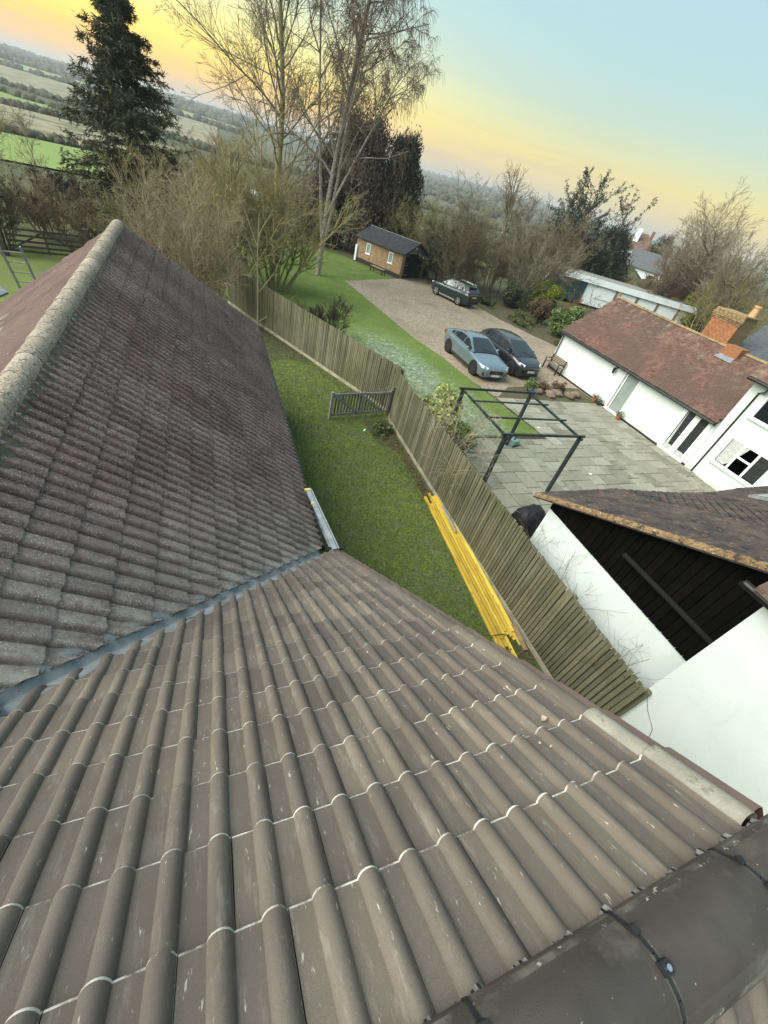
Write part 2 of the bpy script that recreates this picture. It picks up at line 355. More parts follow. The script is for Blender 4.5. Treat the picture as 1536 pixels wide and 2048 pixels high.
    s.bump(s.noise(55, 4, .8), 1.0, .03)
    MAT['lawn'] = s.done(col, .95, 0, .15)
    s = NT('lawn_frost'); sep = s.n('ShaderNodeSeparateXYZ'); s.l(s.pos, sep.inputs[0])
    col = s.mix(s.ramp(s.noise(.7, 3), .35, .65), (.170,.240,.046), (.115,.175,.038))
    col = s.mix(s.ramp(s.noise(4.2, 5, .75), .42, .68), col, (.105,.150,.034))
    col = s.mix(s.ramp(s.noise(13, 5, .8), .48, .66), col, (.075,.105,.026))
    col = s.mix(s.math('MULTIPLY', s.ramp(s.noise(1.6, 5, .75), .52, .70), .55), col, (.22,.24,.09))
    # frost lies along the foot of the fence where the morning never reached it
    cx = s.math('ADD', s.math('MULTIPLY', sep.outputs['Y'], -.155), 11.75)
    dx = s.math('ABSOLUTE', s.math('SUBTRACT', sep.outputs['X'], cx))
    band = s.ramp(s.math('ADD', dx, s.math('MULTIPLY', s.math('SUBTRACT', s.noise(.9, 5, .7), .5), 2.8)), .5, 2.0, 1, 0)
    band = s.math('MULTIPLY', band, s.ramp(sep.outputs['Y'], 19.5, 23.5, 1, 0))
    fro = s.math('MULTIPLY', band, s.ramp(s.noise(4.2, 6, .85), .46, .60, .0, .95))
    # a strip left clear along the gravel
    col = s.mix(s.math('MULTIPLY', fro, .8), col, (.62,.68,.58))
    s.bump(s.noise(45, 4, .8), 1.0, .03)
    MAT['lawn_frost'] = s.done(col, .92, 0, .2)
    s = NT('gravel')
    v = s.n('ShaderNodeTexVoronoi'); v.inputs['Scale'].default_value = 34; s.l(s.pos, v.inputs['Vector'])
    sepc = s.n('ShaderNodeSeparateColor'); s.l(v.outputs['Color'], sepc.inputs[0])
    col = s.mix(sepc.outputs[0], (.12,.088,.062), (.42,.325,.235))
    col = s.mix(s.ramp(sepc.outputs[1], .8, .85), col, (.54,.47,.37))
    col = s.mix(s.math('MULTIPLY', s.ramp(s.noise(.32, 5, .7), .48, .66), .75), col, (.19,.165,.085))
    col = s.mix(s.math('MULTIPLY', s.ramp(s.noise(1.5, 4, .7), .60, .72), .5), col, (.12,.135,.055))
    col = s.mix(s.math('MULTIPLY', s.ramp(s.noise(.8, 4, .7), .50, .70), .35), col, (.42,.33,.25))
    s.bump(v.outputs['Distance'], .9, .02)
    MAT['gravel'] = s.done(col, .95, 0, .2)
    s = NT('slab')
    col = s.mix(s.rnd(), (.155,.145,.100), (.345,.330,.260))
    col = s.mix(s.ramp(s.noise(1.3, 5, .7), .40, .66), col, (.275,.265,.205))
    col = s.mix(s.ramp(s.noise(7, 5, .75), .52, .72), col, (.145,.135,.088))
    s.bump(s.noise(26, 5, .7), .4, .01)
    MAT['slab'] = s.done(col, .7, 0, .35)
    MAT['slab_bed'] = simple('slab_bed', (.034,.032,.022), (.055,.055,.030), 5, .95, .5, 60)
    MAT['soil'] = simple('soil', (.070,.055,.033), (.115,.092,.052), 5, 1, 1, 40, spots=((1.6,.50,.60,(.075,.095,.030),5),(7,.58,.66,(.15,.12,.07),4)), bdist=.03)
    MAT['meadow'] = simple('meadow', (.075,.090,.030), (.050,.060,.022), .35, 1, .6, 20, spots=((.9,.50,.62,(.10,.085,.045),5),), bdist=.04)
    # vegetation
    def bark(nm, a, b): MAT[nm] = simple(nm, a, b, 9, .95, spec=.1)
    bark('bark_olive', (.235,.200,.090), (.33,.295,.145)); bark('bark_tan', (.27,.215,.135), (.36,.295,.185))
    bark('bark_grey', (.19,.162,.112), (.29,.255,.18)); bark('bark_dark', (.055,.044,.034), (.10,.080,.058))
    bark('bark_birch', (.40,.37,.31), (.17,.14,.11)); bark('bark_purple', (.145,.098,.075), (.215,.155,.115)); bark('bark_red', (.24,.135,.078), (.19,.12,.075))
    bark('twig_pale', (.46,.40,.26), (.34,.285,.18)); bark('bark_brown', (.165,.128,.080), (.245,.195,.122))
    def leaf(nm, a, b, rough=.5, trans=.25):
        s = NT(nm); c = s.mix(s.ramp(s.noise(1.6, 4), .35, .65), a, b); c = s.mix(s.ramp(s.noise(19, 2), .4, .75), c, tuple(x*.55 for x in a))
        s.b.inputs['Transmission Weight'].default_value = 0
        MAT[nm] = s.done(c, rough, 0, .4)
    leaf('leaf_spruce', (.046,.050,.019), (.078,.078,.030), .8); leaf('leaf_yew', (.036,.046,.024), (.066,.058,.038), .8)
    leaf('leaf_holly', (.036,.050,.030), (.080,.098,.060), .4); leaf('leaf_laurel', (.105,.165,.040), (.18,.235,.080), .42)
    leaf('leaf_variegated', (.27,.32,.070), (.46,.48,.16), .5); leaf('leaf_lime', (.25,.275,.026), (.16,.20,.022), .6)
    leaf('leaf_ivy', (.048,.066,.028), (.095,.115,.048), .5); leaf('leaf_dead', (.175,.110,.062), (.125,.083,.050), .9)
    leaf('leaf_ground', (.085,.125,.034), (.14,.17,.058), .6); leaf('leaf_gold', (.42,.34,.045), (.32,.27,.045), .6)
    leaf('grass_blade', (.125,.185,.036), (.16,.195,.065), .7)
    leaf('frost_blade', (.46,.53,.44), (.26,.33,.20), .8)
    # car
    def paint(nm, c, metal=.5): MAT[nm] = simple(nm, c, None, rough=.32, metal=metal, spec=.5, coat=1.0)
    paint('paint_blue_grey', (.175,.230,.262)); paint('paint_black', (.022,.022,.027), .3); paint('paint_green', (.008,.030,.034), .35)
    s = NT('car_glass'); MAT['car_glass'] = s.done((.008,.012,.014), .03, 0, 1.0)
    MAT['tyre'] = simple('tyre', (.012,.012,.012), None, rough=.85); MAT['rim_dark'] = simple('rim_dark', (.085,.08,.08), None, rough=.35, metal=.8)
    MAT['rim_silver'] = simple('rim_silver', (.62,.62,.62), None, rough=.3, metal=.9); MAT['chrome'] = simple('chrome', (.75,.75,.75), None, rough=.12, metal=1)
    MAT['lamp_clear'] = simple('lamp_clear', (.62,.66,.68), None, rough=.1, spec=.8); MAT['lamp_red'] = simple('lamp_red', (.35,.02,.015), None, rough=.15, spec=.7)
    s = NT('plate_white'); t = s.ramp(s.noise((60,60,9), 2), .53, .57); MAT['plate_white'] = s.done(s.mix(s.math('MULTIPLY', t, .75), (.72,.74,.72), (.05,.05,.06)), .4)
    s = NT('plate_yellow'); t = s.ramp(s.noise((60,60,9), 2), .53, .57); MAT['plate_yellow'] = s.done(s.mix(s.math('MULTIPLY', t, .7), (.78,.50,.03), (.05,.05,.04)), .4)
    MAT['wood_slat'] = simple('wood_slat', (.15,.105,.07), (.22,.165,.12), 8, .85, rand=.15)
    MAT['stone'] = simple('stone', (.13,.095,.065), (.22,.165,.115), 4, .95, .8, 25, .2, bdist=.03)
    MAT['blue_pot'] = simple('blue_pot', (.02,.018,.20), None, rough=.3); MAT['cover'] = simple('cover', (.010,.010,.013), (.016,.016,.020), 4, .55, .6, 14, bdist=.03)
    MAT['bucket'] = simple('bucket', (.18,.30,.28), None, rough=.5)
    MAT['far_wood'] = simple('far_wood', (.060,.070,.034), (.095,.090,.052), .02, 1)
    MAT['paper'] = simple('paper', (.75,.78,.8), None, rough=.8)
    MAT['debris'] = simple('debris', (.60,.54,.44), (.45,.33,.22), 40, .9)
mats()
# ------------------------------------------------------------------ the lie of the land
RD = np.array([0, 46, 60, 90, 150, 250, 400, 600, 900, 1400, 2000, 2600, 3400, 5000, 9000.])
ZD = np.array([0, 0, -.7, -2.3, -5.5, -6.4, -7.0, -6.0, -2.0, 5.0, 13., 23., 29., 20, 10.])
def land(x, y):
    r = np.hypot(x, y); a = np.degrees(np.arctan2(x, y))
    w = np.clip((52-a)/16, .06, 1)*np.clip((a+150)/60, .06, 1)
    z = np.interp(r, RD, ZD); hill = np.clip(z, 0, None); dip = np.clip(z, None, 0)
    roll = (np.sin(a*.21+1.0)*.35+np.sin(a*.083+r*.0016)*.5)
    bump = 1.0*np.exp(-((x-70)**2+(y-64)**2)/260.)
    return bump + dip*w + hill*np.clip((80-a)/40, .25, 1)*(1+.28*roll) + np.clip((r-300)/800, 0, 1)*roll*5
def ground():
    rr = np.concatenate([[0, 20, 40, 46, 52, 60, 72, 90, 115], np.geomspace(150, 9000, 44)])
    aa = np.radians(np.arange(-180, 180, 1.5)); na = len(aa)
    V = [(0, 0, -.02)]
    for r in rr[1:]:
        x = np.sin(aa)*r; y = np.cos(aa)*r; z = land(x, y)-.02
        V += list(zip(x, y, z))
    F = [(0, 1+(i+1) % na, 1+i) for i in range(na)]
    for k in range(len(rr)-2):
        b = 1+k*na
        F += [(b+i, b+(i+1) % na, b+na+(i+1) % na, b+na+i) for i in range(na)]
    me = mesh('ground', V, [f[::-1] for f in F], MAT['meadow'], True)
    tag(ob('ground', me), kind='structure')
ground()
def sheet(name, poly, z, mat, thick=None, sub=0):
    V = [(x, y, z) for x, y in poly]
    me = mesh(name, V, [tuple(range(len(V)))], mat)
    bm = bmesh.new(); bm.from_mesh(me); bmesh.ops.triangulate(bm, faces=bm.faces); bmesh.ops.recalc_face_normals(bm, faces=bm.faces)
    if sum(f.normal.z for f in bm.faces) < 0: bmesh.ops.reverse_faces(bm, faces=bm.faces)
    bm.to_mesh(me); bm.free()
    return tag(ob(name, me), kind='structure')
def field(name, a0, a1, pts, mat, lift):
    """a field on the far slope: azimuths a0..a1, inner and outer distance along them"""
    n = 14; A = np.linspace(a0, a1, n); V = []; F = []
    k = 10
    for i, a in enumerate(A):
        t = i/(n-1); r0 = pts[0]*(1-t)+pts[1]*t; r1 = pts[2]*(1-t)+pts[3]*t
        for j in range(k):
            r = r0*(r1/r0)**(j/(k-1)); x = math.sin(math.radians(a))*r; y = math.cos(math.radians(a))*r
            V.append((x, y, float(land(x, y))+lift))
    for i in range(n-1):
        for j in range(k-1): F.append((i*k+j, i*k+j+1, (i+1)*k+j+1, (i+1)*k+j))
    tag(ob(name, mesh(name, V, [f[::-1] for f in F], mat, True)), kind='structure')
MAT['field_green'] = simple('field_green', (.165,.235,.055), (.20,.26,.07), .02, 1)
MAT['field_pale'] = simple('field_pale', (.20,.26,.09), (.22,.28,.11), .02, 1)
MAT['field_tan'] = simple('field_tan', (.24,.21,.12), (.27,.24,.15), .03, 1, spots=((.09,.5,.6,(.12,.12,.06),3),))
MAT['field_olive'] = simple('field_olive', (.085,.085,.045), (.105,.10,.055), .02, 1)
field('grass_field', -24, -4, (66, 66, 124, 128), MAT['field_green'], .15)
field('stubble_field', -30, -2, (138, 140, 235, 225), MAT['field_tan'], .3)
field('grass_field', -30, -7, (255, 242, 430, 255), MAT['field_green'], .5)
field('stubble_field', -16, 2, (450, 262, 780, 640), MAT['field_tan'], .7)
field('grass_field', -15, 4, (800, 660, 980, 820), MAT['field_pale'], .9)
field('stubble_field', 4, 14, (260, 280, 620, 640), MAT['field_olive'], .6)
field('grass_field', 15, 30, (95, 92, 170, 160), MAT['field_pale'], .3)
field('grass_field', 31, 37, (72, 72, 125, 125), MAT['field_green'], .3)
field('stubble_field', 18, 36, (300, 300, 700, 700), MAT['field_olive'], .6)
# garden surfaces, each a few millimetres above the one below
sheet('lawn', [(1.0,-6),(6.25,-6),(6.25,12.6),(6.5,13.1),(2.4,21.5),(.6,25),(-3,25),(-3,14),(1.0,14)], 0.0, MAT['lawn'])
LAWN2 = [(6.25,11.55),(13.15,11.75),(12.75,14.0),(12.35,16.6),(11.9,19.8),(11.2,22.2),(10.62,26.9),(9.83,33.2),(12.4,34.95),(15.6,36.7),(12.0,42.5),(6,46),(0,46),(-2,36),(1.2,25),(2.6,21.5),(6.55,13.2)]
sheet('lawn', LAWN2, 0.0, MAT['lawn_frost'])
GRAVEL = [(9.83,33.2),(10.62,26.9),(11.2,22.2),(11.9,19.8),(12.35,16.6),(12.75,15.25),(19.85,15.25),(19.85,19.9),(24.0,19.9),(26,21.0),(24.2,23.4),(22.9,26.1),(21.8,29.0),(21.2,31.7),(20.3,35.5),(19.6,40.2),(15.6,37.0),(12.4,34.95)]
sheet('gravel_drive', GRAVEL, 0.006, MAT['gravel'])
sheet('garden_bed', [(26,21.0),(24.2,23.4),(22.9,26.1),(21.8,29.0),(21.2,31.7),(20.3,35.5),(19.6,40.2),(26,44),(38,40),(36,26),(29,20)], 0.003, MAT['soil'])
sheet('garden_bed', [(12.9,15.15),(19.7,15.15),(19.7,16.9),(17.5,17.0),(14.3,16.4)], 0.011, MAT['soil'])
sheet('garden_bed', [(5.2,11.0),(6.2,10.2),(6.2,12.6),(5.1,12.5)], 0.005, MAT['soil'])
sheet('garden_bed', [(5.75,1.0),(6.22,1.0),(6.22,10.4),(5.8,10.0)], 0.005, MAT['soil'])
sheet('garden_bed', [(1.5,16.5),(3.0,17.5),(4.4,17.4),(2.3,21.3),(.9,24),(-1.5,24),(-1.0,18)], 0.005, MAT['soil'])
sheet('farmyard_grass', [(-14,12),(-3.2,12),(-3.2,25),(-6,29),(-14,30)], 0.002, MAT['lawn'])
# the patio: riven slabs of mixed sizes laid in random courses
def patio():
    x0, y0, u = 6.9, 4.4, .30
    poly = [(6.6,4.2),(19.72,4.2),(19.72,15.1),(12.9,15.1),(12.95,14.0),(13.25,11.55),(6.6,11.35)]
    bed = sheet('patio', [(6.5,4.2),(19.8,4.2),(19.8,15.2),(12.8,15.2),(12.8,14.0),(13.2,11.65),(6.5,11.45)], .004, MAT['slab_bed'])
    W, Hh = 44, 36; occ = np.zeros((W, Hh), bool)
    def clip(P, f):                               # keep the side where f >= 0
        out = []
        for p, q in zip(P, P[1:]+P[:1]):
            a, b = f(p), f(q)
            if a >= 0: out.append(p)
            if a*b < 0: t = a/(a-b); out.append((p[0]+(q[0]-p[0])*t, p[1]+(q[1]-p[1])*t))
        return out
    edge = lambda p: p[0]-(13.22-(p[1]-11.4)*.12)
    sizes = [(2,2),(3,2),(2,3),(3,2),(2,1),(3,3),(2,2),(1,2),(4,2),(3,2)]
    rng = random.Random(5); cache = {}; n = 0
    def slab(P, T):
        nonlocal n
        m = len(P); cx = sum(p[0] for p in P)/m; cy = sum(p[1] for p in P)/m
        V = [(x, y, 0) for x, y in P]+[(x, y, .014) for x, y in P]+[(cx+(x-cx)*.975, cy+(y-cy)*.97, .019+rng.uniform(-.002,.002)) for x, y in P]
        F = [tuple(range(2*m,3*m))]+[(k,(k+1)%m,m+(k+1)%m,m+k) for k in range(m)]+[(m+k,m+(k+1)%m,2*m+(k+1)%m,2*m+k) for k in range(m)]
        return mesh('slab', V, F, MAT['slab'])
    for j in range(Hh):
        for i in range(W):
            if occ[i, j]: continue
            rng.shuffle(sizes)
            for (a, b) in sizes+[(1,1)]:
                if i+a > W or j+b > Hh or occ[i:i+a, j:j+b].any(): continue
                occ[i:i+a, j:j+b] = True
                X0, Y0, X1, Y1 = x0+i*u, y0+j*u, x0+(i+a)*u, y0+(j+b)*u
                if (Y1 < 5.1 and X0 < 19) or (X1 < 7.3 and Y1 < 5.4): break      # under the barn roof
                mx, my = (X0+X1)/2, (Y0+Y1)/2; g = .013
                T = Matrix.Translation((mx, my, .005+rng.uniform(0,.005))) @ Matrix.Rotation(rng.uniform(-.006,.006), 4, 'Z')
                w, h = a*u/2-g, b*u/2-g; q_ = lambda: rng.uniform(-.006,.006)
                if X1 < 19.7 and Y1 < 15.08 and (Y1 < 11.38 or edge((X0,Y0)) > .02 and edge((X0,Y1)) > .02):
                    key = (a, b, rng.randrange(3))
                    if key not in cache: cache[key] = slab([(-w+q_(),-h+q_()),(w+q_(),-h+q_()),(w+q_(),h+q_()),(-w+q_(),h+q_())], T)
                    ob('paving_slab', cache[key], bed, T); n += 1; break
                P = [(X0+g,Y0+g),(X1-g,Y0+g),(X1-g,Y1-g),(X0+g,Y1-g)]
                P = clip(clip(P, lambda p: 19.72-p[0]), lambda p: 15.1-p[1])
                if P and edge((mx,my)) < 0 and Y0 < 11.36: P = clip(P, lambda p: 11.4-p[1])
                elif P and Y1 > 11.38: P = clip(P, edge)
                if len(P) < 3 or abs(sum(p[0]*q[1]-q[0]*p[1] for p, q in zip(P, P[1:]+P[:1])))/2 < .012: break
                ob('paving_slab', slab([(p[0]-mx, p[1]-my) for p in P], T), bed, T); n += 1
                break
    return n
N_SLAB = patio()
# ------------------------------------------------------------------ the house under the camera: two tiled roofs meeting in a lead valley
TH = math.radians(37.5); CT, ST, TT = math.cos(TH), math.sin(TH), math.tan(TH)
YR, ZR = -.335, 5.778              # apex of the new roof
OX, OK = -1.85, 3.335              # old ridge line X ; old slope z = OK - TT*x
XV = 2.826                          # valley: x = y - XV
house = empty('house', (-.5, 4.0, 0), 0, 'house below with a new brown tiled roof joining an older lichened wing', 'house')
def roof_matrix(origin, d, n):
    x = Vector(d).cross(Vector(n)); return Matrix(((x.x,d[0],n[0],origin[0]),(x.y,d[1],n[1],origin[1]),(x.z,d[2],n[2],origin[2]),(0,0,0,1)))
M_NEW = roof_matrix((0, YR, ZR-.018), (0, CT, -ST), (0, ST, CT))       # local x = +X, y = down the slope
M_EAST = roof_matrix((OX, 0, OK-TT*OX), (CT, 0, -ST), (ST, 0, CT))    # local x = -Y
M_WEST = roof_matrix((OX, 0, OK-TT*OX), (-CT, 0, -ST), (-ST, 0, CT))  # local x = +Y
def tile_mesh(name, profile, gauge, head, lift, thick, mats, rim=.009):
    """profile [(x,z)] ; local y runs down the slope, the tail at y=gauge, the head tucked under at y=-head"""
    ys = [(-head, 0.0), (gauge-rim, lift), (gauge, lift-.001)]
    n = len(profile); V = []; F = []; fm = []
    for (y, l) in ys: V += [(x, y, z+l+(0 if y < gauge else -.0015)) for x, z in profile]
    V += [(x, gauge-.002, z+lift-thick) for x, z in profile]
    for r in range(3):
        for i in range(n-1):
            F.append((r*n+i, r*n+i+1, (r+1)*n+i+1, (r+1)*n+i)); fm.append(1 if (r >= 1 and len(mats) > 1) else 0)
    # side skirts
    b = len(V)
    for (y, l) in ys[:2]+[(gauge, lift)]: V.append((profile[0][0], y, profile[0][1]+l-thick)); V.append((profile[-1][0], y, profile[-1][1]+l-thick))
    for r in range(2):
        F.append((r*n, (r+1)*n, b+2*(r+1), b+2*r)); F.append((r*n+n-1, b+2*r+1, b+2*(r+1)+1, (r+1)*n+n-1)); fm += [0, 0]
    me = mesh(name, V, [f[::-1] for f in F], mats, True, fm)
    bm = bmesh.new(); bm.from_mesh(me)
    for e in bm.edges:
        if len(e.link_faces) == 2 and e.calc_face_angle(0) > .75: e.smooth = False
    bm.to_mesh(me); bm.free(); return me
def cut_mesh(me, co, no, name):
    bm = bmesh.new(); bm.from_mesh(me)
    g = bm.verts[:]+bm.edges[:]+bm.faces[:]
    bmesh.ops.bisect_plane(bm, geom=g, plane_co=co, plane_no=no, clear_outer=True)
    if not bm.faces: bm.free(); return None
    m2 = bpy.data.meshes.new(name); bm.to_mesh(m2); bm.free()
    for m in me.materials: m2.materials.append(m)
    return m2
# --- new slope
def new_roof():
    deck = MB(); e = -.02
    A = M_NEW @ Vector((-3.4, 0, e)); eave_s = (4.40-YR)/CT
    pts = [(-3.1, .0), (1.84, .0), (1.84, eave_s-.03), (1.5, eave_s-.03)]
    deck.prism([M_NEW @ Vector((x, y, e)) for x, y in pts], (0, 0, -.08))
    d = deck.build('new_roof_slope', MAT['black_base'], house)
    def prof():
        P = []
        for k in range(2):
            x = k*.15
            P += [(x+.000,.000),(x+.036,.0005),(x+.071,.000),(x+.0725,.005),(x+.078,.0145),(x+.087,.0232),(x+.098,.0277),(x+.109,.029),(x+.120,.0272),(x+.130,.0215),(x+.138,.013),(x+.143,.0045),(x+.144,.000),(x+.1475,.000)]
        return P
    g, w = .327, .30
    me = tile_mesh('roof_tile', prof(), g, .07, .027, .018, [MAT['tile_new'], MAT['tile_new_edge']])
    s_first = .203                                    # first visible tail below the ridge cap
    n_c = int((eave_s-s_first)/g)+2
    rng = random.Random(3)
    for r in range(0, n_c):
        s0 = s_first+(r)*g
        off = (r % 2)*.15
        for c in range(-2, 17):
            x0 = 1.78-.15-w*(c+1)+off-0.0
            x1 = x0+w
            if x0 > 1.70 or x1 < -3.2: continue
            yt = YR+(s0+g)*CT
            if yt > 4.55: continue
            yv = lambda s: YR+s*CT
            # valley edge (local): x = y_world - XV + .10
            lim_h = yv(s0-.07)-XV+.115; lim_t = yv(s0+g)-XV+.115
            if x1 < min(lim_h, lim_t): continue
            m = me; T = M_NEW @ Matrix.Translation((x0+rng.uniform(-.0015,.0015), s0+rng.uniform(-.002,.002), rng.uniform(0,.0025))) @ Matrix.Rotation(rng.uniform(-.004,.004), 4, 'Z')
            if x0 < max(lim_h, lim_t):
                # cut along the valley, local line through (lim(s)) : normal pointing to the valley side
                co = Vector((lim_h-x0, -.07, 0)); dv = Vector((lim_t-lim_h, g+.07, 0)); no = Vector((-dv.y, dv.x, 0))
                m = cut_mesh(me, co, no, 'cut_roof_tile')
            if x1 > 1.715 and m is not None:
                m = cut_mesh(m, Vector((1.715-x0, 0, 0)), Vector((1, 0, 0)), 'cut_roof_tile')
            if m is None: continue
            ob('roof_tile', m, d, T)
    # verge: a mortared end roll on top and a brown dry verge unit wrapped over the edge, one to each course
    P = [(0,.006),(.02,.026),(.045,.038),(.075,.040),(.10,.036),(.115,.022),(.118,.0)]
    vt = tile_mesh('verge_tile', P, g, .05, .025, .018, [MAT['verge_mortar']])
    P2 = [(0,-.002),(.012,.014),(.060,.018),(.088,.010),(.098,-.022),(.100,-.13)]
    vu = tile_mesh('verge_unit', P2, g, .03, .018, .01, [MAT['verge_unit']])
    vb = tile_mesh('verge_tile', P, g, .05, .025, .018, [MAT['tile_new']])
    for r in range(0, n_c):
        s0 = s_first+r*g
        if YR+(s0+g)*CT > 4.55: continue
        pale = r <= 1
        ob('verge_tile', vt if pale else vb, d, M_NEW @ Matrix.Translation((1.712, s0, .002)))
        ob('verge_unit', vu, d, M_NEW @ Matrix.Translation((1.822, s0, -.004)))
    # ridge: ventilated roll, caps and clips
    rg = MB(); n = 420; Xs = np.linspace(-1.2, 2.0, n)
    V = []; F = []
    for i, x in enumerate(Xs):
        a = .0045 if i % 2 else 0; wob = .010*math.sin(x*41)+.006*math.sin(x*97)
        for q, (yy, zz) in enumerate(((.08,.030),(.112+wob*.3,.010+a),(.130+wob*.8,.002+a))):
            V.append(M_NEW @ Vector((x, yy, zz+.024+.030*max(0.,1-abs(math.fmod(x*1000+15000-1630+.5,150)-112)/30.)*(q > 0))))
    for i in range(n-1):
        for q in range(2): F.append((i*3+q, (i+1)*3+q, (i+1)*3+q+1, i*3+q+1))
    ob('ridge_vent_strip', mesh('ridge_vent_strip', V, F, [MAT['vent_strip'], MAT['black_plastic']], False, [(i//2) % 2 for i in range(len(F))]), house)
    prof_c = [(-.127,-.062),(-.127,-.048),(-.122,-.038),(-.110,-.022),(-.092,.006),(-.072,.031),(-.040,.051),(0,.058),(.040,.051),(.072,.031),(.092,.006),(.110,-.022),(.122,-.038),(.127,-.048),(.127,-.062)]
    joints = [-.98, -.49, 0.0, .49, .98, 1.47, 1.96]
    for a, b in zip(joints, joints[1:]):
        V = []; F = []; k = len(prof_c)
        for (x, sc) in ((a+.004,1.0),(a+.012,1.02),(b-.012,1.02),(b-.004,1.0)):
            V += [(x, YR+p*sc, ZR+.012+z*sc) for p, z in prof_c]
        V += [(a+.004, YR+p*.88, ZR+z*.88-.012) for p, z in prof_c]+[(b-.004, YR+p*.88, ZR+z*.88-.012) for p, z in prof_c]
        for r in range(3):
            for i in range(k-1): F.append((r*k+i, r*k+i+1, (r+1)*k+i+1, (r+1)*k+i))
        for i in range(k-1): F.append((i, 4*k+i, 4*k+i+1, i+1)); F.append((3*k+i, 3*k+i+1, 5*k+i+1, 5*k+i))
        me_c = mesh('ridge_cap', V, F, [MAT['ridge_new'], MAT['ridge_pale']], True, [1 if (i < 3*(k-1) and (i % (k-1)) in (2, k-4)) or (i < 3*(k-1) and i//(k-1) in (0, 2)) else 0 for i in range(len(F))]); me_c.set_sharp_from_angle(angle=.7)
        ob('ridge_cap', me_c, house)
    for j in joints[1:-1]:
        c = MB()
        pts = [(j, YR+p*1.0, ZR+.009+z*1.0) for p, z in prof_c]
        for p, q in zip(pts, pts[1:]): c.bar(p, q, .009, .012)
        o = c.build('ridge_union', MAT['black_plastic'], house)
        for (p, sz) in ((.088,.010),(.015,.014)):
            z = np.interp(p, [q[0] for q in prof_c], [q[1] for q in prof_c])
            MB().box((j-sz, YR+p-sz, ZR+z+.0), (j+sz, YR+p+sz, ZR+z+.032)).build('clip', MAT['black_plastic'], o)
        MB().disc((j, YR+.015, ZR+.088), (0,0,1), .007, .006, 10).build('screw', MAT['screw'], o)
    # the far side of the ridge
    back = MB(); Mb = roof_matrix((0, YR, ZR-.018), (0, -CT, -ST), (0, -ST, CT))
    back.prism([Mb @ Vector((x, y, -.02)) for x, y in ((-1.84,0),(3.1,0),(3.1,2.6),(-1.84,2.6))], (0,0,-.08))
    bk = back.build('back_roof_slope', MAT['black_base'], house)
    for r in range(0, 3):
        for c in range(0, 8): ob('roof_tile', me, bk, Mb @ Matrix.Translation((-1.78+.3*c+(r % 2)*.15, .05+r*g, 0)))
    # walls under it
    wl = MB(); wl.prism([(1.62,-4.4,0),(1.62,4.05,0),(1.62,4.05,2.35),(1.62,-.335,5.60),(1.62,-4.4,2.35)], (-.25,0,0))
    wl.build('gable_wall', MAT['brick_house'], house)
    # eaves gutter under the tip of the slope
    gt = MB(); gt.box((1.66,4.44,2.12),(1.95,4.50,2.155)); gt.build('gutter', MAT['gutter'], house)
new_roof()
